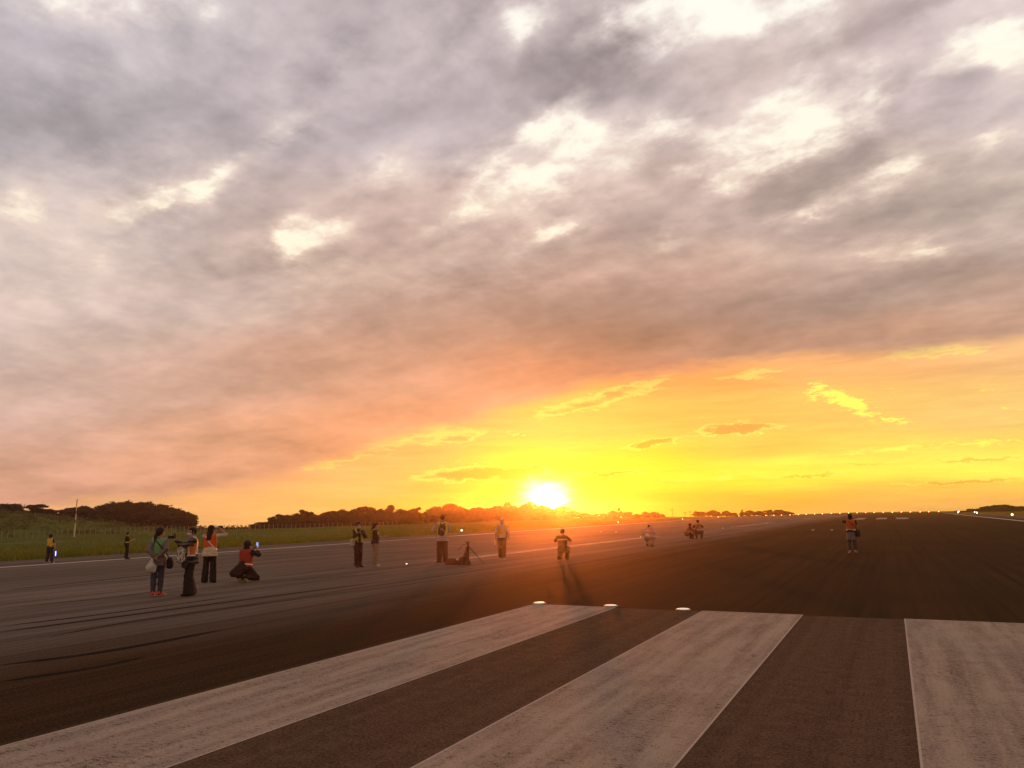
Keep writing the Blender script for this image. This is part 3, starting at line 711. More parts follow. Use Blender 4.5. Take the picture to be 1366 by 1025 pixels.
# verge: thick and tall right beside the asphalt, thinner out to the fence
n=46000; y=14+rng.uniform(0,1,n)**1.7*230; off=rng.exponential(5.,n); x=np.interp(y,[-60,20,150,312,420],[-45,-49.5,-57,-64,-68])-off-.15+rng.normal(0,.45,n)
k=x>-116; P1=np.stack([x,y],1)[k]
blades('verge_grass','long green grass along the left edge of the runway',P1,.40,.05,8)
n=42000; y=20+rng.uniform(0,1,n)*310; x=rng.uniform(-128,-55,n); cl=np.sin(x*.21+2*np.sin(y*.11))+np.sin(y*.17+x*.06); k=cl+rng.normal(0,.5,n)>-.2
blades('field_grass','rough grass across the field before the trees',np.stack([x,y],1)[k],.30,.055,9)
n=16000; y=130+rng.uniform(0,1,n)*240; x=22.8+rng.exponential(6,n)
n2=7000; P2=np.concatenate([np.stack([x,y],1),np.stack([rng.uniform(-66,40,n2),356+rng.exponential(5,n2)],1)])
blades('far_verge_grass','rough grass beyond the end lights and along the right side',P2,.32,.06,10)
# ------------------------------------------------------------------ fence, mast, utility poles
m_post=plain('weathered_concrete',(.32,.29,.21),.8); m_wire=plain('fence_wire',(.16,.15,.12),.6,.6)
fence=empty('perimeter_fence',(-118,95,-.65),0,'long low post and wire fence along the back of the grass field','fence')
FP=[]; yy=58.
while yy<232: FP.append((-119.2+.9*math.sin(yy*.05)-.03*(yy-56)+RNG.normal(0,.05),yy)); yy+=.98+RNG.normal(0,.05)+max(0,yy-110)*.02
FP=FP[:98]
mb=MB(); mb.box((0,0,.5),(.10,.10,1.3),bev=.2); mb.tube([(0,0,1.15),(0,0,1.2)],[.05,.02],6)
post0=mb.build('post',m_post)
for i,(x,y) in enumerate(FP):
    o=post0 if i==0 else post0.copy()
    if i: C.objects.link(o)
    o.parent=fence; o.location=(x+118,y-95,float(terrain(x,y))+.65); o.rotation_euler=(RNG.normal(0,.02),RNG.normal(0,.03),RNG.normal(0,.1))
mb=MB()
for h in(.25,.55,.85,1.08):
    mb.tube([(x+118,y-95,float(terrain(x,y))+.65+h) for x,y in FP],.012,4)
mb.build('wire',m_wire,fence)
mast=empty('banded_mast',(-113.1,78.6,-.68),0,'slim white mast with a rusty red top at the field fence','mast')
m_mw=plain('white_mast_paint',(.72,.68,.64),.5); m_mr=plain('red_mast_paint',(.30,.07,.04),.55)
mb=MB(); z=0.; i=0
for z0,z1,mi in((0,1.25,0),(1.25,2.2,0),(2.2,2.7,1),(2.7,3.6,0),(3.6,4.1,1),(4.1,4.75,0),(4.75,5.62,1)):
    r=.085-.006*z0; mb.tube([(0,0,z0+.001),(0,0,z1)],[r+(.004 if mi else 0),r-.004+(.004 if mi else 0)],12,mi)
mb.build('pole',[m_mw,m_mr],mast)
mb=MB(); mb.box((0,0,5.7),(.16,.16,.16),bev=.25); mb.tube([(0,0,5.77),(0,0,5.86)],[.03,.008],8); mb.build('cap',m_mr,mast)
mb=MB(); mb.box((0,0,.06),(.5,.5,.16)); mb.build('footing',m_post,mast)
m_pole=plain('dark_timber',(.05,.04,.03),.9)
for (x,y,h),lb in zip(((-106.9,416.5,4.4),(-97.7,418.7,3.1),(-100.4,418.1,2.5)),('tallest utility pole with crossarms on the far skyline','utility pole right of the tallest one on the far skyline','shortest utility pole between two others on the far skyline')):
    u=empty('utility_pole',(x,y,-1.3),R(15),lb,'utility pole'); h+=.7
    mb=MB(); mb.tube([(0,0,0),(0,0,h)],[.13,.09],8); mb.build('pole',m_pole,u)
    for q in((h-.35,1.7),(h-.95,1.3)):
        mb=MB(); mb.box((0,.12,q[0]),(q[1],.1,.12)); 
        for sx in(-.45,-.2,.2,.45): mb.tube([(sx*q[1],.12,q[0]+.06),(sx*q[1],.12,q[0]+.2)],[.05,.03],6)
        mb.build('crossarm',m_pole,u)
# ------------------------------------------------------------------ runway lights
m_house=plain('lamp_housing',(.30,.22,.10),.5,.3); m_dark=plain('dark_metal',(.05,.05,.05),.5,.5)
def lamp_mat(n,c,e): return plain(n,c,.3,0,c,e)
m_lw=lamp_mat('warm_white_lamp',(1,.72,.48),7.); m_lr=lamp_mat('red_lamp',(1,.24,.09),13.); m_lo=lamp_mat('amber_lamp',(1,.50,.08),22.); m_lb=lamp_mat('blue_lamp',(.35,.5,1.),9.)
def elevated(m,rad):
    r=empty('runway_light',(0,0,0))
    mb=MB(); mb.tube([(0,0,0),(0,0,.03)],[.13,.12],14); mb.tube([(0,0,.03),(0,0,.2)],[.03,.03],10); mb.tube([(0,0,.2),(0,0,.23),(0,0,.27)],[.06,.085,.085],14); mb.build('housing',m_house,r,True)
    mb=MB(); mb.tube([(0,0,.27),(0,0,.27+rad*.6),(0,0,.27+rad*1.3),(0,0,.27+rad*1.8),(0,0,.27+rad*2.)],[rad*.8,rad,rad*.9,rad*.5,rad*.1],14); mb.build('lens',m,r,True); return r
def inset(m):
    r=empty('inset_light',(0,0,0))
    mb=MB(); mb.tube([(0,0,.004),(0,0,.012),(0,0,.02)],[.15,.145,.11],18); mb.build('housing',m_dark,r,True)
    mb=MB()
    mb.tube([(0,-.085,.012),(0,-.085,.030)],[.034,.024],10)
    mb.build('lens',m,r); return r
PRO={}
def lamp(kind,x,y,label,group,cat='runway light'):
    f={'w':lambda:elevated(m_lw,.10),'r':lambda:elevated(m_lr,.15),'o':lambda:elevated(m_lo,.14),'b':lambda:elevated(m_lb,.15),'i':lambda:inset(m_lw)}[kind]
    if kind not in PRO: PRO[kind]=f(); o=PRO[kind]
    else: o=copy_tree(PRO[kind])
    z=float(terrain(x,y))+.03 if (x>22.5 or x<edgeL(y) or y>352) else float(crown(x))
    o.location=(x,y,z); o.rotation_euler=(0,0,0); tag(o,label,cat,group); return o
for i,(x,y) in enumerate(((-54.2,95),(-55.6,168.4),(-56.5,231.9),(-58.5,295),(-60.5,350))):
    lamp('w',x,y,['white light on the left runway edge behind the tripod','white light on the left runway edge beyond the kneeling person','white left edge light just left of the two squatting people','small white left edge light, next to last before the end lights','faintest left edge light, nearest the row of end lights'][i],'left edge lights')
for i,(x,y) in enumerate(((-16.6,25.0),(-16.85,56.2),(-16.4,85.1),(-16.9,120.4),(-17.2,155.2),(-17.0,187.4),(-17.4,228.8))):
    lamp('i',x,y,['nearest inset centreline light, on the bare asphalt left of the tripod','inset centreline light beside the crouching person in pink','inset centreline light just past the two squatting people','inset light partway along the second centreline dash','inset centreline light beyond the second dash','small inset centreline light near the third dash','farthest inset centreline light before the red row'][i],'centreline lights','inset light')
ex=np.linspace(-49.5,16.4,21)
for i,x in enumerate(ex):
    lamp('r',x+RNG.normal(0,.12),353.5+RNG.normal(0,.6),'red light in the long row across the far end of the runway','red end lights')
for x,y,l in((18.2,276.2,'amber right edge light, farthest of three'),(20.,238.6,'amber right edge light, middle of three, brightest on the skyline'),(19.4,166.3,'nearest amber light on the right runway edge')): lamp('o',x,y,l,'right edge lights')
for x,y,l in((23.5,352,'blue light beside the right end of the red row'),(22.9,279.8,'blue light between two amber lights on the right edge')): lamp('b',x,y,l,'blue taxiway lights')
# flush inset lights and pads in the asphalt, all sharing one glowing dome
m_plate=plain('lit_white_plate',(.8,.77,.7),.45,0,(1,.82,.62),.55); m_plate_d=plain('plate_rim',(.35,.30,.22),.5,.4)
def plate():
    r=empty('flush_marker',(0,0,0)); mb=MB(); mb.tube([(0,0,.004),(0,0,.012),(0,0,.020)],[.14,.135,.12],20); mb.build('rim',m_plate_d,r,True)
    mb=MB(); mb.tube([(0,0,.020),(0,0,.027),(0,0,.032)],[.115,.10,.05],20); mb.build('dome',m_plate,r,True); return r
pl0=None
for x,y,l in((-6.46,14.42,'white flush marker at the far left corner of the first white bar'),(-4.98,14.45,'white flush marker near the right corner of the first white bar'),(-3.56,14.32,'white flush marker between the first and second white bars'),
  (-29.07,81.98,'small pale flush marker, left of a pair beyond the kneeling person'),(-26.57,79.66,'small pale flush marker, right of a pair beyond the kneeling person'),(-6.43,73.7,'small pale flush marker left of the person in grey tunic, outer one'),(-4.87,73.35,'small pale flush marker next to the person in grey tunic, inner one')):
    o=pl0=plate() if pl0 is None else None
    if o is None: o=copy_tree(PL)
    else: PL=o
    pl0=1
    o.location=(x,y,float(crown(x))); tag(o,l,'marker','flush markers in the asphalt')
# ------------------------------------------------------------------ people: smooth signed-distance bodies meshed by surface nets
def smin(a,b,k):
    if k<=0: return np.minimum(a,b)
    h=np.clip(.5+.5*(b-a)/k,0,1); return b+(a-b)*h-k*h*(1-h)
class Field:
    def __init__(s,prims,h,pad=.03):
        lo=np.min([p.lo for p in prims],0)-pad; hi=np.max([p.hi for p in prims],0)+pad
        s.h=h; s.lo=lo; n=np.ceil((hi-lo)/h).astype(int)+1
        s.ax=[(lo[i]+h*np.arange(n[i])).astype(np.float32) for i in range(3)]
        s.f=np.full(n,.5,np.float32)
        for p in prims: s.add(p)
    def sub(s,lo,hi):
        sl=[]
        for i in range(3):
            a=max(0,int((lo[i]-s.lo[i])/s.h)-1); b=min(len(s.ax[i]),int((hi[i]-s.lo[i])/s.h)+3); sl.append(slice(a,max(a+1,b)))
        X,Y,Z=np.meshgrid(*[s.ax[i][sl[i]] for i in range(3)],indexing='ij'); return tuple(sl),np.stack([X,Y,Z],-1)
    def add(s,p):
        m=.06; sl,Q=s.sub(p.lo-m,p.hi+m); s.f[sl]=smin(s.f[sl],p.d(Q),p.k)
    def cut(s,fn_):
        sl,Q=s.sub(s.lo,s.lo+1e3); s.f=np.maximum(s.f,fn_(Q).astype(np.float32))
    def mesh(s):
        f=s.f; neg=f<0; n=np.array(f.shape)-1
        acc=np.zeros((*n,3),np.float32); cnt=np.zeros(n,np.float32); faces=[]
        cells=-np.ones(n,np.int64)
        for a in range(3):
            b,c=(a+1)%3,(a+2)%3
            def sh(da,db,dc):
                i=[0,0,0]; i[a],i[b],i[c]=da,db,dc; return tuple(slice(i[q],i[q]+n[q]) for q in range(3))
            for db in(0,1):
                for dc in(0,1):
                    f0=f[sh(0,db,dc)]; f1=f[sh(1,db,dc)]; m=(f0<0)!=(f1<0)
                    w=np.where(m); t=f0[w]/(f0[w]-f1[w]); cnt[w]+=1
                    acc[w+(np.full(len(t),a),)]+=t; acc[w+(np.full(len(t),b),)]+=db; acc[w+(np.full(len(t),c),)]+=dc
        w=np.where(cnt>0); cells[w]=np.arange(len(w[0]))
        v=(acc[w]/cnt[w][:,None]+np.stack(w,1))*s.h+s.lo
        for a in range(3):
            b,c=(a+1)%3,(a+2)%3
            i0=[slice(None)]*3;i1=[slice(None)]*3
            i0[a]=slice(0,-1); i1[a]=slice(1,None)
            for q in(b,c): i0[q]=slice(1,-1); i1[q]=slice(1,-1)
            p=neg[tuple(i0)]; r=neg[tuple(i1)]; W=np.stack(np.where(p!=r),1)
            if not len(W): continue
            flip=~p[tuple(W.T)]
            W[:,b]+=1; W[:,c]+=1
            def cell(db,dc):
                k=W.copy(); k[:,b]-=db; k[:,c]-=dc; return cells[tuple(k.T)]
            q=np.stack([cell(1,1),cell(0,1),cell(0,0),cell(1,0)],1); q[flip]=q[flip][:,::-1]; faces.append(q)
        F=np.concatenate(faces) if faces else np.zeros((0,4),int)
        F=F[(F>=0).all(1)]
        return v,F
class Cap:
    def __init__(s,a,b,ra,rb=None,k=.02):
        s.a=np.array(a,float); s.b=np.array(b,float); s.ra=ra; s.rb=ra if rb is None else rb; s.k=k
        r=max(s.ra,s.rb); s.lo=np.minimum(s.a,s.b)-r; s.hi=np.maximum(s.a,s.b)+r
    def d(s,Q):
        ab=(s.b-s.a); L=ab@ab+1e-9; t=np.clip(((Q-s.a)@ab)/L,0,1); return np.linalg.norm(Q-s.a-t[...,None]*ab,axis=-1)-(s.ra+(s.rb-s.ra)*t)
    def grow(s,e): return Cap(s.a,s.b,s.ra+e,s.rb+e,s.k)
class Ell:
    def __init__(s,c,r,M=None,k=.03):
        s.c=np.array(c,float); s.r=np.array(r,float); s.M=np.eye(3) if M is None else np.array(M,float); s.k=k
        R_=max(s.r); s.lo=s.c-R_; s.hi=s.c+R_
    def d(s,Q):
        q=(Q-s.c)@s.M; k0=np.linalg.norm(q/s.r,axis=-1); k1=np.linalg.norm(q/s.r**2,axis=-1)+1e-9; return k0*(k0-1)/k1
    def grow(s,e): return Ell(s.c,s.r+e,s.M,s.k)
def U(v): v=np.array(v,float); return v/(np.linalg.norm(v)+1e-9)
def frame(up,fwd):
    u=U(up); f=np.array(fwd,float); f=U(f-u*(f@u)); r=np.cross(f,u); return np.stack([r,f,u],1)   # columns: right, forward, up
def ik(a,b,l1,l2,hint):
    a,b=np.array(a,float),np.array(b,float); d=b-a; D=np.linalg.norm(d); 
    if D>(l1+l2)*.995: b=a+d*((l1+l2)*.995/D); d=b-a; D=np.linalg.norm(d)
    t=(l1*l1-l2*l2+D*D)/(2*D); h=math.sqrt(max(0,l1*l1-t*t)); u=d/D; q=np.array(hint,float); q=U(q-u*(q@u)); return a+u*t+q*h,b
class Pose:
    """joint positions of one person; local +Y is the way they face, z=0 the ground"""
    def __init__(s,pel=(0,0,.90),lean=0.,side=0.,yaw=0.,headyaw=0.,headpitch=0.,hands=((-.22,.02,.78),(.22,.02,.78)),elb=((-1,-.5,-.2),(1,-.5,-.2)),feet=((-.10,-.02),(.10,.02)),footyaw=(8,-8),knee=((-.1,1,0),(.1,1,0)),ank=None,toe=None,slim=1.):
        s.slim=slim
        s.pel=np.array(pel,float); L=R(lean); sd=R(side); y=R(yaw)
        up=np.array([math.sin(sd),math.sin(L)*math.cos(sd),math.cos(L)*math.cos(sd)]); fw=np.array([-math.sin(y),math.cos(y),0])
        s.M=frame(up,fw); r,f,u=s.M.T; s.right,s.fwd,s.up=r,f,u
        s.at=lambda x,yy,z: s.pel+r*x+f*yy+u*z
        s.neck=s.at(0,-.015,.50); hy=R(headyaw); hp=R(headpitch)
        hu=U(u*.45+np.array([0,0,.55])); hf=U(fw); hf=np.array([hf[0]*math.cos(hy)-hf[1]*math.sin(hy),hf[0]*math.sin(hy)+hf[1]*math.cos(hy),0])
        hf=hf*math.cos(hp)+np.array([0,0,1])*math.sin(hp); hu=U(hu-hf*(hu@hf)); s.H=frame(hu,hf)
        s.head=s.neck+U(u*.6+np.array([0,0,.4]))*.075+s.H@np.array([0,.025,.075])
        s.sh=[s.at(-.165*slim,-.01,.445),s.at(.165*slim,-.01,.445)]; s.hip=[s.pel-r*.085+u*.0,s.pel+r*.085]
        s.el=[];s.wr=[]
        for i in(0,1):
            e,w=ik(s.sh[i],hands[i],.275,.245,elb[i]); s.el.append(e); s.wr.append(w)
        s.an=[];s.kn=[];s.toe=[]
        for i in(0,1):
            fx=feet[i]; z=fx[2] if len(fx)>2 else .075
            k,a=ik(s.hip[i],(fx[0],fx[1],z),.415,.405,knee[i]); s.kn.append(k); s.an.append(a)
            fy=R(footyaw[i]); t=np.array([-math.sin(fy)*.16,math.cos(fy)*.16,.028-a[2]])+a
            if toe and toe[i] is not None: t=np.array(toe[i],float)
            s.toe.append(t)
    def h(s,x,y,z): return s.head+s.H@np.array([x,y,z])
    def torso(s,e=0.,k=.06):
        m=s.slim; M=s.M
        return [Ell(s.at(0,-.005,.33),(.155*m+e,.105*m+e,.20+e),M,k),Ell(s.at(0,.0,.16),(.130*m+e,.098*m+e,.17+e),M,k),Ell(s.at(0,-.01,.0),(.160*m+e,.118*m+e,.135+e),M,k),
                Cap(s.at(-.135*m,-.01,.44),s.at(.135*m,-.01,.44),.052+e,k=.05)]
    def arm(s,i,e=0.,upto=2.): 
        a=[Cap(s.sh[i],s.el[i],.050*s.slim+e,.040*s.slim+e,.03)]
        if upto>1: a.append(Cap(s.el[i],s.el[i]+(s.wr[i]-s.el[i])*min(1,upto-1),.040*s.slim+e,.029*s.slim+e,.02))
        elif upto<1: a=[Cap(s.sh[i],s.sh[i]+(s.el[i]-s.sh[i])*upto,.052*s.slim+e,.046*s.slim+e,.03)]
        return a
    def leg(s,i,e=0.): return [Cap(s.hip[i],s.kn[i],.084*s.slim+e,.056*s.slim+e,.04),Cap(s.kn[i],s.kn[i]+(s.an[i]-s.kn[i])*.4,.055*s.slim+e,.054*s.slim+e,.03),Cap(s.kn[i]+(s.an[i]-s.kn[i])*.4,s.an[i],.054*s.slim+e,.036+e,.03)]
    def foot(s,i,e=0.): return [Cap(s.an[i]+np.array([0,0,-.03]),s.toe[i],.036+e,.026+e,.02),Cap(s.an[i],s.an[i]+(s.an[i]-s.toe[i])*.28+np.array([0,0,-.02]),.036+e,.030+e,.02)]
    def hand(s,i,curl=.9,thumb_in=None):
        d=U(s.wr[i]-s.el[i]); sg=-1 if i==0 else 1
        inn=-s.right*sg; inn=U(inn-d*(inn@d)); wide=np.cross(d,inn)
        if wide@(s.fwd+np.array([0,0,.6]))<0: wide=-wide
        w=s.wr[i]; P=[Ell(w+d*.045,(.020,.040,.050),np.stack([inn,wide,d],1),.015)]
        for j,(o,L) in enumerate(((.030,.070),(.010,.078),(-.010,.073),(-.029,.058))):
            b=w+d*.085+wide*o; c1=curl*(.8+.1*j)
            m=b+(d*math.cos(c1*.6)+inn*math.sin(c1*.6))*L*.5; t=m+(d*math.cos(c1*1.5)+inn*math.sin(c1*1.5))*L*.5
            P+= [Cap(b-d*.01,m,.0095,.0088,.004),Cap(m,t,.0088,.0075,.003)]
        b=w+d*.03+wide*.034; m=b+U(wide*.8+d*.6+inn*.5)*.032; t=m+U(d*.8+inn*.6+wide*.1)*.03
        P+= [Cap(b,m,.0115,.010,.006),Cap(m,t,.010,.008,.004)]
        s.palm=getattr(s,'palm',{}); s.palm[i]=(w+d*.075+inn*.03,d,inn,wide); return P
    def headp(s):
        h=s.h; H=s.H
        return [Ell(h(0,-.012,.022),(.074,.092,.088),H,.02),Ell(h(0,.022,-.045),(.056,.066,.072),H,.03),Ell(h(0,.045,-.088),(.028,.026,.024),H,.03),
            Cap(h(0,.083,.012),h(0,.102,-.028),.009,.014,.012),Cap(h(-.030,.076,.028),h(.030,.076,.028),.012,.012,.015),
            Ell(h(-.034,.066,-.022),(.020,.014,.018),H,.015),Ell(h(.034,.066,-.022),(.020,.014,.018),H,.015),
            Cap(h(-.018,.086,-.062),h(.018,.086,-.062),.0075,.0075,.008),Cap(h(-.014,.086,-.073),h(.014,.086,-.073),.0075,.0075,.006),
            Ell(h(-.077,-.008,-.008),(.010,.020,.032),H,.008),Ell(h(.077,-.008,-.008),(.010,.020,.032),H,.008)]
FABS={}
def cloth(c,**k):
    key=(c,tuple(sorted(k.items())))
    if key not in FABS: FABS[key]=fabric('cloth',c,**k)
    return FABS[key]
m_skin=fabric('skin',(.42,.25,.17),.55,.12,40); m_hair=fabric('hair',(.008,.006,.005),.8,.4,60); m_eye=plain('eye',(.03,.02,.02),.2); m_mask=fabric('mask_cloth',(.62,.60,.60),.8,.08)
m_refl=fabric('reflective_tape',(.78,.76,.72),.4,.08)
WRINKLE=dict(shirt=.0055,jacket=.0065,blouse=.007,trousers=.0035,coat=.006,vest=.003,tunic_skirt=.005,bag_body=.006,hair=.004,scarf=.006)
def hash3(c): return float(c[0]*37.+c[1]*91.+c[2]*53.)
def sdf(name,prims,h,m,parent,cuts=(),pad=.03):
    F=Field(prims,h,pad)
    amp=WRINKLE.get(name,0.)
    if amp:
        # creases: folds that run across the limbs and the trunk
        X,Y,Z=np.meshgrid(*F.ax,indexing='ij',sparse=True); ph=hash3(prims[0].c if hasattr(prims[0],'c') else prims[0].a)
        F.f=F.f+amp*(np.sin(41*Z+2.6*np.sin(13*X+ph)+2.1*np.sin(17*Y+1.7*ph))*.6+np.sin(23*X+31*Y+19*Z+2*np.sin(29*Z+ph))*.5).astype(np.float32)
    for c in cuts: F.cut(c)
    v,f=F.mesh()
    if len(f)==0: return None
    return mesh_obj(name,v,f,m,parent,True)
def half(p,n): p=np.array(p,float); n=U(n); return lambda Q:(Q-p)@n       # keeps the side opposite to n
def person(spec):
    P=spec['pose']; root=empty('person',spec['loc'],spec['rz'],spec['label'],'person',None); root.scale=(spec.get('scale',1.),)*3
    g=lambda k,d=None: spec.get(k,d)
    body=P.torso(-.004)+[Cap(P.neck-P.up*.05,P.head-P.H[:,2]*.05,.056*P.slim,.050*P.slim,.03)]+P.headp()
    for i in(0,1): body+=P.arm(i)+P.hand(i,g('curl',.9))+P.leg(i)+P.foot(i)
    sdf('body',body,.0085,m_skin,root,cuts=[lambda Q:-Q[...,2]+.004])
    for sx in(-.031,.031):
        mb=MB(); c=P.h(sx,.076,.006); mb.tube([c-P.H[:,2]*.008,c-P.H[:,2]*.005,c,c+P.H[:,2]*.005,c+P.H[:,2]*.008],[.003,.009,.0115,.009,.003],8); mb.build('eye',m_eye,root,True)
    # trousers / leggings
    tr=g('trousers')
    if tr:
        c,e,flare=tr['c'],tr.get('e',.014),tr.get('flare',0.); pr=[Ell(P.at(0,-.01,.0),(.160*P.slim+e,.118*P.slim+e,.125+e),P.M,.05),Ell(P.at(0,0,.09),(.142*P.slim+e,.104*P.slim+e,.09+e),P.M,.05)]
        for i in(0,1):
            end=P.an[i]+(P.kn[i]-P.an[i])*tr.get('crop',.02); kr=.062*P.slim+e+flare*.25; ar=.046+e+flare
            pr+=[Cap(P.hip[i],P.kn[i],.088*P.slim+e+flare*.15,kr,.045),Cap(P.kn[i],end,kr,ar,.035),Cap(P.kn[i]+(end-P.kn[i])*.35,P.kn[i]+(end-P.kn[i])*.5,kr*.6+ar*.36,kr*.5+ar*.46,.03)]
        cuts=[half(P.at(0,0,.155),P.up),lambda Q:-Q[...,2]+tr.get('floor',.03)]
        sdf('trousers',pr,.012,cloth(c),root,cuts)
    for i in(0,1):
        c=g('shoes'); 
        if c:
            o=sdf('shoe',P.foot(i,.014),.0095,cloth(c['c'],rough=.6,var=.15),root,[lambda Q:-Q[...,2]+.0,half(P.an[i]+np.array([0,0,.035]) if P.an[i][2]<.12 else P.an[i]+U(P.kn[i]-P.an[i])*.04,(0,0,1) if P.an[i][2]<.12 else P.kn[i]-P.an[i])])
            if c.get('sole') and o:
                k=sdf('sole',P.foot(i,.020),.0095,cloth(c['sole'],rough=.6,var=.1),root,[lambda Q:-Q[...,2]+.0,half((0,0,.026),(0,0,1))] if P.an[i][2]<.12 else [half(P.an[i]+P_sole(P,i)*.030,-P_sole(P,i))])
                if k: k.parent=o
    def torso_garment(name,c,e,hem,sleeve,neck=.055,mat_=None,hemflare=0.,cuts=(),h=.0105):
        pr=P.torso(e)
        if hem<0: pr.append(Cap(P.at(0,-.01,.05),P.at(0,-.01,hem+.02),.12*P.slim+e,.13*P.slim+e+hemflare,.06)); pr.append(Cap(P.at(-.05,-.01,.0),P.at(-.06,-.01,hem),.10*P.slim+e,.11*P.slim+e+hemflare*.8,.06)); pr.append(Cap(P.at(.05,-.01,.0),P.at(.06,-.01,hem),.10*P.slim+e,.11*P.slim+e+hemflare*.8,.06))
        for i in(0,1):
            if sleeve>0: pr+=P.arm(i,e*.85,sleeve)
        cc=[half(P.at(0,0,hem),-P.up),half(P.at(0,0,.515),P.up)]+list(cuts)
        if sleeve>=2:
            for i in(0,1): pass
        return sdf(name,pr,h,mat_ or cloth(c),root,cc)
    sh=g('shirt')
    if sh: torso_garment(sh.get('name','shirt'),sh['c'],sh.get('e',.014),sh.get('hem',-.02),sh.get('sleeve',.5),mat_=sh.get('mat'),hemflare=sh.get('hf',0.))
    sk=g('skirt')
    if sk: 
        pr=[Cap(P.at(0,0,.10),P.at(0,-.01,-.12),.125,.15,.05),Cap(P.at(-.05,-.01,.0),P.at(-.085,-.01,sk['hem']),.11,.13+sk.get('hf',0),.06),Cap(P.at(.05,-.01,.0),P.at(.085,-.01,sk['hem']),.11,.13+sk.get('hf',0),.06)]
        sdf('tunic_skirt',pr,.012,cloth(sk['c']),root,[half(P.at(0,0,sk['hem']),-P.up),half(P.at(0,0,.14),P.up)])
    ct=g('coat')
    if ct:
        pr=P.torso(ct.get('e',.03))+[Cap(P.at(0,-.02,.1),np.array(ct['tail'][0]),.15,.13,.07)]+[Cap(P.at(0,-.04,.0),np.array(t),.13,.07,.07) for t in ct['tail'][1:]]
        for i in(0,1): pr+=P.arm(i,.02,1.9)
        sdf('coat',pr,.012,cloth(ct['c']),root,[half(P.at(0,0,.515),P.up),lambda Q:-Q[...,2]+ct.get('floor',.12)])
    vs=g('vest')
    if vs:
        e=vs.get('e',.028); hem=vs.get('hem',.0); openf=vs.get('open',.03)
        def armhole(Q): return np.minimum(*[Cap(P.sh[i]+P.right*(.02 if i else -.02),P.at((.26 if i else -.26),-.01,.20),.072,.085).d(Q) for i in(0,1)])*-1
        def sidecut(Q):
            q=(Q-P.pel)@P.M; return np.abs(q[...,0])-np.where(q[...,2]>.30,.185*P.slim,.24)
        def front(Q):
            q=(Q-P.pel)@P.M; w=openf+np.clip(q[...,2]-.28,0,1)*.30; return np.minimum(q[...,1],w-np.abs(q[...,0]))
        def backneck(Q):
            return -Cap(P.neck-P.up*.03,P.neck+P.up*.2,.085,.085).d(Q)
        cuts=[sidecut,front,backneck]
        o=torso_garment('vest',vs['c'],e,hem,0,cuts=cuts,mat_=cloth(vs['c'],rough=.7,var=.15,trans=.15),h=.0095)
        bc=vs.get('band'); bm=cloth(bc,rough=.5,var=.08) if bc else m_refl
        for (z0,z1) in vs.get('bands',((.03,.075),)):
            def zb(Q,z0=z0,z1=z1):
                q=(Q-P.pel)@P.M; return np.maximum(z0-q[...,2],q[...,2]-z1)
            b=sdf('reflective_band',P.torso(e+.006),.0095,bm,root,[zb,sidecut,front])
            if b: b.parent=o
        for sx in vs.get('straps',()):
            def xb(Q,sx=sx):
                q=(Q-P.pel)@P.M; return np.maximum(np.abs(q[...,0]-sx)-.022,.10-q[...,2])
            b=sdf('reflective_band',P.torso(e+.006),.0095,bm,root,[xb,sidecut,front,backneck])
            if b: b.parent=o
        if vs.get('sash'):
            def sb(Q):
                q=(Q-P.pel)@P.M; return np.maximum(np.abs(q[...,0]*.8+(q[...,2]-.28)*.62*vs['sash'])-.020,np.maximum(.04-q[...,2],q[...,2]-.47))
            b=sdf('reflective_sash',P.torso(e+.007),.0095,m_refl,root,[sb,sidecut,lambda Q:((Q-P.pel)@P.M)[...,1]])
            if b: b.parent=o
    hr=g('hair')
    if hr:
        h=P.h; H=P.H; e=hr.get('e',.012); pr=[Ell(h(0,-.014,.028),(.078+e,.096+e,.088+e),H,.02)]
        def facecut(Q):
            q=(Q-P.head)@H; return np.minimum(q[...,1]-hr.get('fr',.030),.062-q[...,2]+0*q[...,0]) 
        if hr['style']=='short': lowz=-.055
        elif hr['style']=='bob': lowz=-.13; pr.append(Ell(h(0,-.045,-.055),(.082,.062,.085),H,.03))
        elif hr['style']=='pony':
            lowz=-.9; pr+=[Ell(h(0,-.05,-.03),(.07,.055,.06),H,.02),Cap(h(0,-.10,.0),h(0,-.125,-.08),.026,.034,.02),Cap(h(0,-.125,-.08),h(.0,-.155,hr.get('len',-.30)),.038,.016,.02)]
        elif hr['style']=='long':
            lowz=-.9; pr+=[Ell(h(0,-.05,-.06),(.085,.062,.10),H,.03),Cap(h(-.04,-.065,-.10),h(-.045,-.135,hr.get('len',-.30)),.048,.036,.04),Cap(h(.04,-.065,-.10),h(.045,-.135,hr.get('len',-.30)),.048,.036,.04),Cap(h(0,-.075,-.10),h(0,-.150,hr.get('len',-.30)-.02),.05,.040,.04)]
        elif hr['style']=='afro': lowz=-.06; pr=[Ell(h(0,-.02,.03),(.115,.12,.11),H,.02),Ell(h(.05,-.03,.07),(.06,.06,.05),H,.02),Ell(h(-.05,.0,.08),(.055,.06,.05),H,.02)]
        def face(Q):
            q=(Q-P.head)@H; 
            return -np.maximum(np.maximum(hr.get('fr',.030)-q[...,1],q[...,2]-.055),np.abs(q[...,0])-.074)*1.
        def lowcut(Q):
            q=(Q-P.head)@H; return lowz-q[...,2]
        sdf('hair',pr,.0095,cloth(hr['c'],rough=.8) if 'c' in hr else m_hair,root,[face,lowcut])
    cp=g('cap')
    if cp:
        h=P.h; H=P.H; pr=[Ell(h(0,-.010,.045),(.094,.108,.085),H,.01),Ell(h(0,.115,.048),(.068,.062,.010),H,.01)]
        sdf('cap',pr,.0085,cloth(cp,rough=.75,var=.1),root,[lambda Q:.035-((Q-P.head)@H)[...,2]])
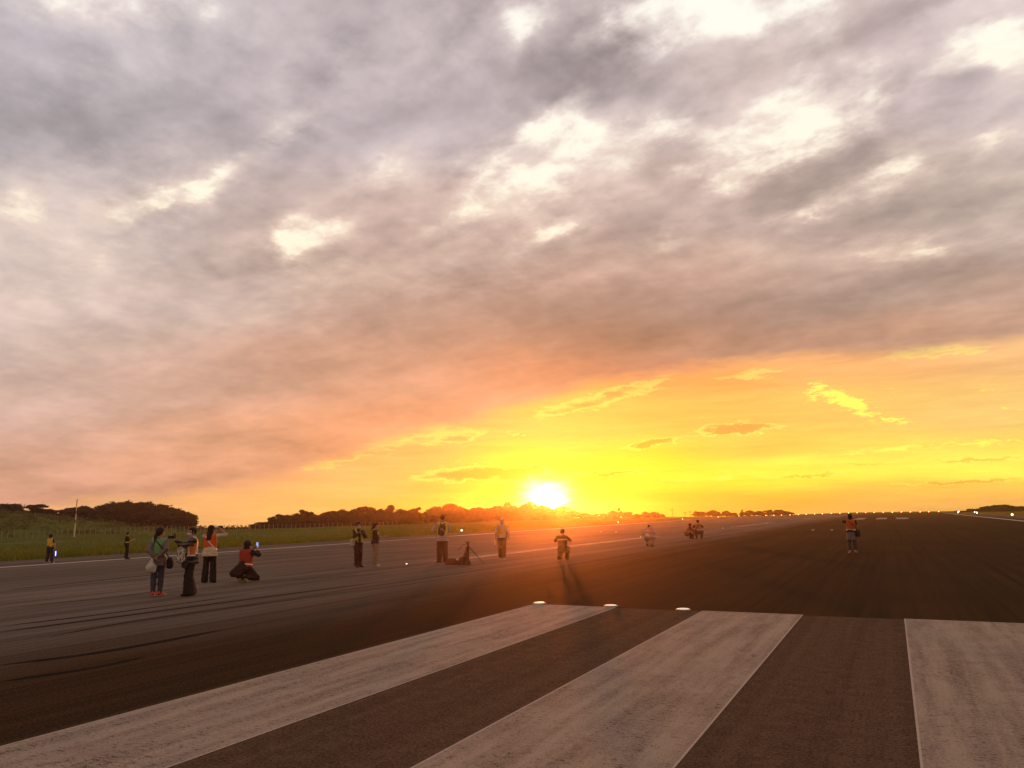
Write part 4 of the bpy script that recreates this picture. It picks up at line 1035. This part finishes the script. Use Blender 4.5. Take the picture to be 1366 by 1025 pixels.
    if g('mask'):
        h=P.h;H=P.H
        sdf('face_mask',[Ell(h(0,.040,-.050),(.062,.072,.050),H,.01),Ell(h(0,.095,-.040),(.022,.022,.03),H,.02)],.0085,m_mask,root,[lambda Q:.018-((Q-P.head)@H)[...,1],lambda Q:((Q-P.head)@H)[...,2]+.008])
    if g('scarf'): sdf('scarf',[Cap(P.neck-P.right*.05,P.neck+P.right*.05,.085,.085,.03),Cap(P.neck+P.fwd*.05,P.at(0,.10,.38),.07,.06,.03)],.0105,cloth(g('scarf')),root)
    if g('belt'):
        def zb(Q):
            q=(Q-P.pel)@P.M; z=q[...,2]-g('belt')[1]-q[...,0]*g('belt')[2]; return np.abs(z)-.032
        sdf('reflective_belt',P.torso(.030),.0095,cloth(g('belt')[0],rough=.6,var=.1),root,[zb])
    # local -> world for the things this person carries
    Mw=Matrix.Translation(Vector(spec['loc']))@Matrix.Rotation(spec['rz'],4,'Z')@Matrix.Scale(spec.get('scale',1.),4)
    spec['w']=lambda v: Mw@Vector(tuple(map(float,v))); spec['Mw']=Mw; return root
def P_sole(P,i): return U(P.toe[i]-P.an[i])
# ---- things they carry
def axes_world(spec,d,u):
    """rotation whose local Y looks along d and Z along u (person-local directions)"""
    M=frame(u,d); m3=spec['Mw'].to_3x3(); a=Matrix(M.tolist()); return (m3@a).to_4x4()
m_blk=plain('black_plastic',(.018,.018,.020),.35); m_glass=plain('lens_glass',(.02,.02,.04),.08); m_grey=plain('grey_plastic',(.25,.25,.26),.4); m_redp=plain('red_plastic',(.30,.03,.03),.35)
m_screen=plain('lit_screen',(.2,.35,.8),.2,0,(.30,.50,1.),.9)
def phone(spec,at,d,u,label,body=None,lit=False,size=(.078,.010,.155)):
    w=spec['w'](at); r=empty('phone',w,0,label,'phone'); r.matrix_world=Matrix.Translation(w)@axes_world(spec,d,u).to_3x3().normalized().to_4x4()
    mb=MB(); mb.box((0,0,0),size,bev=.3); mb.build('case',body or m_blk,r)
    mb=MB(); mb.box((0,-size[1]/2-.0015,0),(size[0]*.9,.003,size[2]*.9),bev=.2); mb.build('screen',m_screen if lit else m_glass,r)
    mb=MB()
    for z in(0,.022): mb.tube([(size[0]*.28,size[1]/2,size[2]*.36-z),(size[0]*.28,size[1]/2+.003,size[2]*.36-z)],.008,10)
    mb.build('lens',m_grey,r); return r
def camera_thing(spec,at,d,u,label):
    w=spec['w'](at); r=empty('camera',w,0,label,'camera'); r.matrix_world=Matrix.Translation(w)@axes_world(spec,d,u).to_3x3().normalized().to_4x4()
    mb=MB(); mb.box((0,0,0),(.14,.05,.095),bev=.25); mb.box((0,.0,.06),(.055,.05,.035),bev=.3); mb.box((.055,.03,-.005),(.03,.03,.085),bev=.3); mb.build('case',m_blk,r)
    mb=MB(); mb.tube([(0,.025,-.003),(0,.10,-.003),(0,.105,-.003),(0,.135,-.003)],[.035,.036,.041,.041],18); mb.build('lens',m_blk,r,True)
    mb=MB(); mb.tube([(.045,0,.048),(.045,0,.058)],.011,12); mb.build('dial',m_grey,r); return r
def soft_bag(spec,name,at,size,c,label,cat,strap=None,handle=None,m=None,yaw=0.,limp=0.):
    """a fabric bag: sagging rounded body, flap, strap over the shoulder or hand loop"""
    P=spec['pose']; w=spec['w'](at); r=empty(name,w,spec['rz']+R(yaw),label,cat)
    a,b,c_=size; pr=[Ell((0,0,-c_*.12),(a*.52,b*.55,c_*.42),None,.03),Ell((0,0,c_*.2),(a*.44,b*.42,c_*.34),None,.05),Cap((-a*.34,0,-c_*.3),(a*.34,0,-c_*.3),b*.42,b*.42,.04),Cap((-a*.3,0,c_*.32),(a*.3,0,c_*.32),b*.25,b*.25,.04)]
    if limp: pr=[Ell((0,0,-c_*.2),(a*.5,b*.5,c_*.32),None,.04),Cap((0,0,-c_*.1),(0,0,c_*.5),a*.34,a*.10,.05),Cap((-a*.1,0,-c_*.3),(a*.25,.01,-c_*.42),a*.26,a*.18,.05)]
    sdf('bag_body',pr,.011,m or cloth(c),r)
    inv=Matrix.Rotation(-spec['rz']-R(yaw),4,'Z')@Matrix.Translation(-w)
    if strap:
        mb=MB(); pts=[inv@spec['w'](q) for q in strap]; mb.tube(pts,.012,8); mb.build('strap',cloth(tuple(k*.7 for k in c)),r,True)
    if not limp:
        mb=MB(); mb.box((0,b*.48,c_*.12),(a*.6,.014,c_*.34),bev=.3); mb.build('flap',m or cloth(tuple(k*.8 for k in c)),r)
    return r
# ------------------------------------------------------------------ the people on the runway
BLK=(.012,.012,.014); NAVY=(.020,.024,.045); DENIM=(.055,.075,.125); YEL=(.80,.62,.02); LIME=(.62,.72,.05); ORG=(.85,.14,.03); WHT=(.62,.60,.57); GREY=(.24,.22,.22)
def stripes(name,c1,c2,sc):
    m,b=mat(name); p=objc(); x,y,z=sep(p); w=fn('SINE',z*sc+noise(p,6,2)*2.); put(b.inputs['Base Color'],mix(sstep(w,.1,.5),c1,c2)); b.inputs['Roughness'].default_value=.9; return m
def checks(name,c1,c2,sc):
    m,b=mat(name); p=objc(); v=voro(vf('MULTIPLY',p,(1.,1.,.7)),sc,'F1'); put(b.inputs['Base Color'],mix(sstep(v,.32,.5),c1,c2)); b.inputs['Roughness'].default_value=.85; return m
def at(x,y,rel,z=None):
    a=math.degrees(math.atan2(x,y)); return dict(loc=(x,y,float(crown(x))+.004 if z is None else z),rz=R(-(a+rel)))
DN=((-.225,.03,.80),(.225,.03,.80))
# the traffic warden far left
s=dict(at(-43.13,28.57,40),scale=.97,label='person in yellow vest and jeans at far left with a glowing blue baton',
  pose=Pose(hands=((-.16,.22,.86),(.25,.10,.86)),headyaw=-25,feet=((-.16,-.02),(.15,.03)),footyaw=(20,-15)),
  shirt=dict(c=(.05,.045,.04),sleeve=.55),trousers=dict(c=NAVY,e=.02,flare=.012),shoes=dict(c=(.55,.53,.5),sole=(.6,.58,.55)),vest=dict(c=YEL,bands=((.05,.095),(.24,.275)),straps=(-.09,.09),band=(.75,.42,.08)),hair=dict(style='afro'))
person(s)
w=s['w'](s['pose'].wr[1]+np.array([.01,.05,-.06])); r=empty('light_baton',w,0,'glowing blue signal baton in the hand of the person at far left','baton'); r.matrix_world=Matrix.Translation(w)@axes_world(s,(-.2,.2,-1.),(0,1,.3))
m_bb=plain('blue_baton',(.02,.06,.7),.3,0,(.02,.10,1.),1.5)
mb=MB(); mb.tube([(0,.07,0),(0,.10,0),(0,.40,0),(0,.44,0),(0,.455,0)],[.022,.030,.030,.022,.006],14); mb.build('tube',m_bb,r,True)
mb=MB(); mb.tube([(0,-.09,0),(0,-.08,0),(0,.07,0)],[.016,.021,.021],12); mb.build('grip',m_blk,r,True)
m_bw=plain('blue_white_strip',(.5,.6,1.),.3,0,(.45,.6,1.),4.)
mb=MB(); mb.tube([(.012,.12,-.018),(.012,.38,-.018)],.016,10); mb.build('lit_strip',m_bw,r,True)
# person with phone by the edge line
s=dict(at(-42.22,32.8,82),scale=.97,label='person in black with yellow waist band looking at a phone by the edge line',
  pose=Pose(hands=((-.07,.33,1.14),(.07,.33,1.16)),headpitch=-12,elb=((-.6,-.6,-1),(.6,-.6,-1))),shirt=dict(c=BLK,sleeve=.7,e=.018),trousers=dict(c=BLK,e=.018,flare=.01),shoes=dict(c=BLK),hair=dict(style='short'),belt=((.80,.60,.10),.08,.35))
person(s); P=s['pose']; phone(s,(P.wr[0]+P.wr[1])/2+np.array([0,.10,.05]),(0,.8,-.5),(0,.5,.8),'dark phone held by the person in black with the yellow waist band')
# woman with ponytail and red shoes
s=dict(at(-15.73,13.09,8),scale=.955,label='woman with a long ponytail in a pale green vest and bright red shoes',
  pose=Pose(hands=((-.05,-.19,.94),(.02,-.20,.97)),elb=((-1,-.55,.1),(1,-.55,.1)),headyaw=-48,feet=((-.075,-.01),(.075,.03)),footyaw=(6,-38),slim=.93),
  shirt=dict(c=(.20,.17,.19),sleeve=1.92,hem=-.16,e=.02,hf=.01),trousers=dict(c=DENIM,e=.010),shoes=dict(c=(.75,.10,.05),sole=(.7,.62,.55)),vest=dict(c=(.20,.50,.25),e=.032,bands=((.045,.075),),band=(.05,.05,.05),hem=.02),hair=dict(style='pony',len=-.34))
person(s); P=s['pose']
mp,b=mat('thin_plastic'); p=objc(); put(b.inputs['Base Color'],mix(noise(p,14,4,.6,1.),(.40,.42,.42),(.66,.68,.67))); b.inputs['Roughness'].default_value=.35; bump(b,noise(p,22,5,.65,1.5),.9,.02)
soft_bag(s,'plastic_bag',P.wr[0]+np.array([-.06,-.08,-.18]),(.24,.12,.30),(.6,.6,.6),'white plastic bag held behind the back of the ponytailed woman','plastic bag',m=mp,limp=1)
soft_bag(s,'handbag',P.at(.28,-.03,-.10),(.20,.13,.24),BLK,'black handbag at the right hip of the woman in the green vest','handbag',strap=[P.at(.25,-.02,.02),P.at(.19,-.13,.15),P.at(.05,-.165,.33),P.at(-.10,-.10,.49),P.at(-.12,.06,.48)],yaw=80)
# masked woman photographing to the left
s=dict(at(-14.95,13.36,-98),scale=.94,label='masked woman in very wide black trousers holding a black camera up to the left',
  pose=Pose(hands=((-.08,.37,1.36),(.06,.33,1.34)),elb=((-.6,0,-1),(.7,.1,-1)),feet=((-.08,.02),(.10,-.05)),footyaw=(4,-10),slim=.95,headyaw=12),
  shirt=dict(name='jacket',c=(.05,.05,.05),sleeve=1.95,hem=-.13,e=.030,mat=stripes('striped_jacket',(.020,.020,.020),(.13,.12,.115),60.),hf=.03),trousers=dict(c=BLK,e=.025,flare=.075,crop=0.,floor=.025),shoes=dict(c=BLK),mask=1,scarf=(.26,.25,.29),
  vest=dict(c=(.80,.22,.05),e=.042,bands=((.06,.10),),straps=(-.13,.13),open=.10),hair=dict(style='short'))
person(s); P=s['pose']
camera_thing(s,(P.wr[0]+P.wr[1])/2+np.array([0,.07,.10]),(0,1,.02),(0,0,1),'black camera raised by the masked woman in wide trousers')
soft_bag(s,'tote_bag',P.el[0]+np.array([-.06,.06,-.20]),(.17,.10,.36),(.2,.2,.2),'grey and white patterned tote bag on the arm of the masked woman','tote bag',m=checks('patterned_cloth',(.07,.07,.08),(.55,.54,.55),26.),strap=[P.el[0]+np.array([-.03,.02,-.06]),P.el[0]+np.array([-.05,.06,.03]),P.el[0]+np.array([-.09,.10,-.06])],yaw=80)
soft_bag(s,'shoulder_bag',P.at(-.13,.16,-.10),(.26,.13,.20),(.035,.028,.022),'dark brown shoulder bag in front of the masked woman','shoulder bag',yaw=0)
# woman in orange vest
s=dict(at(-17.95,16.71,14),scale=.985,label='long-haired woman in an orange vest with a white sash raising a red phone',
  pose=Pose(hands=((.10,.30,1.50),(.24,.24,1.53)),elb=((-.6,.4,-.9),(1,-.2,-.35)),headyaw=-14,feet=((-.115,0),(.115,.02)),footyaw=(10,-14),slim=.96),
  shirt=dict(name='blouse',c=(.66,.60,.46),sleeve=1.92,hem=-.13,e=.030,hf=.035),trousers=dict(c=BLK,e=.010,flare=.045,crop=-.03,floor=.02),shoes=dict(c=BLK),vest=dict(c=ORG,e=.042,bands=((.045,.085),),sash=1,open=.05),hair=dict(style='long',len=-.27))
person(s); P=s['pose']; phone(s,(P.wr[0]+P.wr[1])/2+np.array([.02,.07,.085]),(.1,1,0),(0,0,1),'red phone in the raised hands of the long-haired woman in orange',m_redp,size=(.155,.012,.078))
# woman crouching with lit phone
s=dict(at(-16.83,17.0,38),scale=1.0,label='crouching long-haired woman in a dark coat and red vest filming on a lit phone',
  pose=Pose(pel=(0,-.02,.40),lean=8,hands=((-.05,.36,.92),(.09,.36,.94)),elb=((-.6,0,-1),(.7,.1,-1)),feet=((-.10,-.16,.17),(.10,-.14,.17)),toe=((-.10,-.07,.03),(.10,-.05,.03)),knee=((-.35,1,-.35),(.35,1,-.75))),
  shirt=dict(c=(.045,.018,.018),sleeve=0,hem=-.05,e=.018),coat=dict(c=(.030,.014,.014),e=.038,tail=((-.17,-.27,.26),(-.27,-.14,.30),(-.06,-.26,.24)),floor=.16),trousers=dict(c=(.020,.012,.012),e=.028),shoes=dict(c=(.10,.09,.07),sole=(.42,.42,.14)),
  vest=dict(c=(.42,.045,.02),e=.058,bands=((.075,.115),),hem=.03,open=.05),hair=dict(style='long',len=-.36,e=.02))
person(s); P=s['pose']; phone(s,(P.wr[0]+P.wr[1])/2+np.array([.03,.07,.10]),(0,1,.05),(0,0,1),'phone with a lit blue-white screen held by the crouching woman',lit=True)
# pair in yellow vests
s=dict(at(-17.75,23.44,152),scale=.97,label='masked person with a white shoulder bag in an open yellow vest facing the camera',
  pose=Pose(hands=((-.05,.24,1.24),(.05,.25,1.26)),elb=((-1,0,-1),(1,0,-1)),headpitch=-6,feet=((-.09,0),(.09,.05)),slim=.96),
  shirt=dict(name='jacket',c=(.020,.014,.016),sleeve=1.92,e=.022,hem=-.04),trousers=dict(c=(.035,.012,.014),e=.016,flare=.004),shoes=dict(c=(.03,.015,.015)),vest=dict(c=LIME,e=.034,bands=((.02,.075),),band=(.75,.62,.06),open=.045),hair=dict(style='short'),mask=1)
person(s); P=s['pose']; phone(s,(P.wr[0]+P.wr[1])/2+np.array([0,.08,.07]),(0,1,-.3),(0,.3,1),'black phone at the chest of the masked person with the white bag')
soft_bag(s,'shoulder_bag',P.at(.27,.06,.02),(.25,.13,.24),(.52,.49,.44),'white shoulder bag of the masked person in the yellow vest','shoulder bag',strap=[P.at(.24,.04,.15),P.at(.12,.15,.32),P.at(-.08,.08,.49),P.at(-.10,-.10,.47)],yaw=30)
s=dict(at(-17.25,23.81,96),scale=.935,label='woman in beige trousers and white shoes with yellow-trimmed vest looking right',
  pose=Pose(hands=((-.06,.33,1.14),(.08,.35,1.14)),elb=((-.5,-.6,-1),(.5,-.6,-1)),feet=((-.07,-.01),(.07,.03)),headyaw=-5,slim=.93),
  shirt=dict(c=(.030,.018,.018),sleeve=1.1,e=.018,hem=-.03),trousers=dict(c=(.34,.24,.16),e=.024,flare=.03,crop=.14),shoes=dict(c=(.65,.62,.58),sole=(.65,.62,.58)),vest=dict(c=(.05,.030,.020),e=.030,bands=((.0,.055),),band=(.72,.62,.05),straps=(-.07,.07),open=.03,hem=-.01),hair=dict(style='pony',len=-.16))
person(s); P=s['pose']; phone(s,(P.wr[0]+P.wr[1])/2+np.array([0,.12,.03]),(0,.5,-.85),(0,.9,.4),'pale phone held flat by the woman in beige trousers',m_grey)
# man with backpack
s=dict(at(-15.28,25.32,-6),scale=1.07,label='tall man seen from behind in a yellow vest with a dark slung backpack',
  pose=Pose(hands=((-.10,.27,1.16),(.08,.28,1.16)),elb=((-1,-.1,-.8),(1,-.1,-.8)),feet=((-.11,.0),(.11,.02)),footyaw=(25,-12),headpitch=-10,headyaw=-8),
  shirt=dict(c=(.50,.46,.47),sleeve=.9,hem=-.13,e=.026,hf=.02),trousers=dict(c=(.045,.022,.014),e=.026,flare=.016),shoes=dict(c=(.02,.015,.015),sole=(.5,.47,.42)),vest=dict(c=(.80,.66,.05),e=.038,bands=((.02,.06),),straps=(-.105,.105),band=(.8,.72,.3),open=.06),hair=dict(style='short',e=.008))
person(s); P=s['pose']
w=s['w'](P.at(-.045,-.235,.25)); bp=empty('backpack',w,s['rz'],'dark brown backpack with a white ring mark on the back of the tall man','backpack'); bp.rotation_euler=(0,R(14),s['rz'])
m_bp=cloth((.050,.022,.014)); sdf('bag_body',[Ell((0,0,0),(.135,.085,.22),None,.03),Cap((-.05,-.04,-.12),(.05,-.04,-.12),.075,.075,.04),Cap((-.03,.0,.12),(.03,.0,.12),.085,.085,.04)],.011,m_bp,bp)
sdf('pocket',[Cap((-.05,-.085,-.10),(.05,-.085,-.10),.05,.05,.03)],.010,cloth((.038,.018,.012)),bp)
mb=MB(); mb.tube([(.03,.04,.19),(.07,.12,.27),(.14,.20,.28),(.13,.36,.16)],.020,8); mb.tube([(-.06,.04,.15),(-.10,.12,.24),(-.10,.22,.26)],.020,8); mb.build('strap',m_bp,bp,True)
m_mark=plain('white_mark',(.75,.72,.68),.6); ring=[(-.015+.036*math.cos(t),-.128-.002,.03+.036*math.sin(t)) for t in np.linspace(0,6.0,18)]
mb=MB(); mb.tube(ring,.0085,6); mb.tube([(.048,-.118,.03),(.066,-.110,-.005),(.070,-.108,-.04)],.009,6); mb.build('emblem',m_mark,bp,True)
# walking man with white cap
s=dict(at(-14.28,28.31,181),scale=.965,label='man in a white cap and mask walking toward the camera in a yellow vest',
  pose=Pose(hands=((-.27,.08,.84),(.27,.0,.83)),feet=((-.08,.16,.085),(.08,-.13,.10)),footyaw=(8,-8)),
  shirt=dict(c=(.60,.57,.55),sleeve=.85,e=.024,hem=-.03),trousers=dict(c=(.065,.030,.018),e=.024,flare=.014),shoes=dict(c=(.10,.06,.04),sole=(.5,.45,.4)),vest=dict(c=(.82,.48,.06),e=.040,bands=(),open=.035,hem=.0),hair=dict(style='short',e=.006,c=(.25,.23,.22)),cap=(.70,.68,.64),mask=1)
person(s); P=s['pose']
w=s['w'](P.wr[1]+np.array([.02,.04,-.15])); pp=empty('folded_paper',w,s['rz'],'folded white paper hanging from the hand of the walking man','paper'); mb=MB(); mb.box((0,0,0),(.012,.13,.24),bev=.15); mb.box((.010,.006,.01),(.006,.12,.22),bev=.15); mb.build('sheet',plain('paper',(.72,.70,.66),.8),pp)
# kneeling person in front of the sun
s=dict(at(-11.45,27.84,4),scale=1.0,label='dark figure kneeling on one knee against the sun with elbows out',
  pose=Pose(pel=(0,-.05,.42),lean=4,hands=((-.09,.28,.84),(.09,.28,.84)),elb=((-1,-.2,-.6),(1,-.2,-.6)),feet=((-.13,-.22,.12),(.15,.16)),toe=((-.13,-.13,.03),None),knee=((-.2,1,-1.5),(.2,1,.5)),headpitch=-5),
  shirt=dict(c=(.035,.028,.022),sleeve=1.0,e=.022,hem=-.08),trousers=dict(c=(.025,.020,.018),e=.024,flare=.01),shoes=dict(c=(.03,.02,.02)),vest=dict(c=(.10,.07,.03),e=.034,bands=((.33,.385),),band=(.75,.50,.10),open=.04),hair=dict(style='short'))
person(s); P=s['pose']; camera_thing(s,(P.wr[0]+P.wr[1])/2+np.array([0,.09,.05]),(0,1,0),(0,0,1),'camera held at chest height by the kneeling figure')
# crouching person in pink
s=dict(at(-11.68,40.38,24),scale=1.0,label='crouching person in a pale cap, white-shouldered top and pink vest',
  pose=Pose(pel=(0,-.16,.46),lean=28,hands=((-.12,.28,.70),(.12,.28,.70)),elb=((-1,-.2,-.4),(1,-.2,-.4)),feet=((-.13,.06),(.14,.02)),knee=((-.3,1,.2),(.3,1,.2))),
  shirt=dict(c=(.62,.58,.55),sleeve=1.0,e=.026,hem=-.03),trousers=dict(c=(.36,.27,.20),e=.028,flare=.014,crop=.2),shoes=dict(c=(.06,.035,.03)),vest=dict(c=(.85,.26,.14),e=.038,bands=((.31,.36),),hem=.0,open=.05),hair=dict(style='short',e=.006),cap=(.55,.44,.40))
person(s)
# two squatting people
s=dict(at(-12.17,51.82,66),scale=1.0,label='person squatting low in dark clothes, the left one of the pair, turned to the other',
  pose=Pose(pel=(0,-.20,.30),lean=26,hands=((-.08,.30,.46),(.08,.30,.46)),elb=((-1,0,-.4),(1,0,-.4)),feet=((-.12,.06),(.13,.10)),knee=((-.3,1,.5),(.3,1,.5))),
  shirt=dict(name='jacket',c=(.030,.016,.014),sleeve=1.9,e=.040,hem=-.06),trousers=dict(c=(.030,.016,.014),e=.024),shoes=dict(c=(.02,.015,.012)),vest=dict(c=(.35,.14,.05),e=.052,bands=((.06,.10),),band=(.4,.25,.12),open=.06),hair=dict(style='bob'))
person(s)
s=dict(at(-11.62,51.81,6),scale=1.06,label='person squatting in an orange vest with a dark strap, the right one of the pair',
  pose=Pose(pel=(0,-.14,.40),lean=10,hands=((-.10,.28,.80),(.10,.28,.80)),elb=((-1,0,-.6),(1,0,-.6)),feet=((-.13,.06),(.16,.06)),knee=((-.3,1,.3),(.3,1,.3))),
  shirt=dict(c=(.06,.03,.022),sleeve=1.9,e=.020,hem=-.04),trousers=dict(c=(.060,.040,.032),e=.022),shoes=dict(c=(.02,.015,.012)),vest=dict(c=(.62,.18,.05),e=.034,bands=((.10,.14),),open=.04),hair=dict(style='short'))
person(s); P=s['pose']
soft_bag(s,'shoulder_bag',P.at(-.17,-.13,.06),(.22,.12,.18),(.025,.014,.012),'dark shoulder bag on the back of the right squatting person','shoulder bag',strap=[P.at(-.12,-.15,.14),P.at(.0,-.165,.32),P.at(.12,-.10,.49)])
# person in orange vest and grey tunic, out on the runway
s=dict(at(-1.58,34.85,1),scale=.945,label='person in an orange vest and long grey tunic standing alone on the open runway',
  pose=Pose(hands=((-.10,.17,1.47),(.04,.20,1.42)),elb=((-1,.1,-.9),(.8,.1,-1)),headyaw=8,feet=((-.115,-.02),(.115,.02)),footyaw=(10,-14),slim=.97),
  shirt=dict(c=(.035,.016,.018),sleeve=1.92,e=.022,hem=-.02),skirt=dict(c=(.19,.17,.19),hem=-.34,hf=.012),trousers=dict(c=(.065,.06,.075),e=.014,flare=.006),shoes=dict(c=(.50,.46,.42),sole=(.55,.5,.46)),vest=dict(c=(.72,.13,.03),e=.036,bands=((.055,.105),),open=.05),hair=dict(style='bob',e=.020))
person(s); P=s['pose']; phone(s,(P.wr[0]+P.wr[1])/2+np.array([0,.08,.08]),(0,1,0),(0,0,1),'phone held to the face of the person in the grey tunic')
soft_bag(s,'shoulder_bag',P.at(.26,-.04,-.06),(.30,.15,.26),(.016,.012,.012),'black shoulder bag at the right side of the person in the grey tunic','shoulder bag',strap=[P.at(.22,-.04,.08),P.at(.17,-.14,.22),P.at(.02,-.165,.36),P.at(-.12,-.08,.49)],yaw=70)
# ---- tripod and camera bags
T=empty('tripod',(-14.0,25.0,0),R(30),'black camera tripod with a long pan handle standing beside the tall man','tripod')
apex=(0,0,.66)
for a,rr in((20,.62),(150,.34),(255,.40)):
    e=(rr*math.cos(R(a)),rr*math.sin(R(a)),.012); mid=tuple(apex[i]+(e[i]-apex[i])*.5 for i in range(3))
    mb=MB(); mb.tube([apex,mid],[.020,.018],10); mb.tube([mid,e],[.013,.012],10); mb.tube([tuple(apex[i]+(e[i]-apex[i])*.48 for i in range(3)),tuple(apex[i]+(e[i]-apex[i])*.54 for i in range(3))],.024,10); lg=mb.build('leg',m_blk,T)
    mb=MB(); mb.tube([(e[0],e[1],.0),(e[0],e[1],.035)],[.024,.016],10); mb.build('foot',m_dark,lg)
mb=MB(); mb.tube([(0,0,.62),(0,0,.70),(0,0,.71),(0,0,.76)],[.035,.035,.05,.045],14); mb.box((.0,0,.785),(.12,.07,.035)); mb.build('head',m_blk,T)
mb=MB(); mb.box((.02,-.0,.812),(.34,.075,.018)); mb.build('plate',m_dark,T)
mb=MB(); mb.tube([(-.02,.02,.76),(-.20,.12,.66),(-.36,.21,.50)],[.010,.010,.014],8); mb.build('pan_handle',m_blk,T)
mb=MB(); 
sdf('cloth_cover',[Cap((-.02,-.03,.60),(-.12,-.10,.10),.055,.085,.03),Cap((.0,-.02,.62),(-.02,-.14,.15),.045,.06,.03)],.011,cloth((.10,.035,.015)),T)
fake=dict(pose=None,w=lambda v:Vector(v),Mw=Matrix(),rz=R(32))
soft_bag(fake,'camera_bag',(-14.62,24.86,.095),(.40,.24,.20),(.085,.024,.012),'red-brown camera bag lying left of the tripod foot','camera bag')
soft_bag(fake,'equipment_bag',(-14.02,24.74,.125),(.40,.26,.26),(.045,.016,.010),'bigger dark equipment bag under the tripod','equipment bag',yaw=8)
soft_bag(fake,'camera_bag',(-14.30,24.62,.075),(.26,.18,.15),(.06,.02,.012),'small dark pouch between the two bags at the tripod','camera bag',yaw=-10)
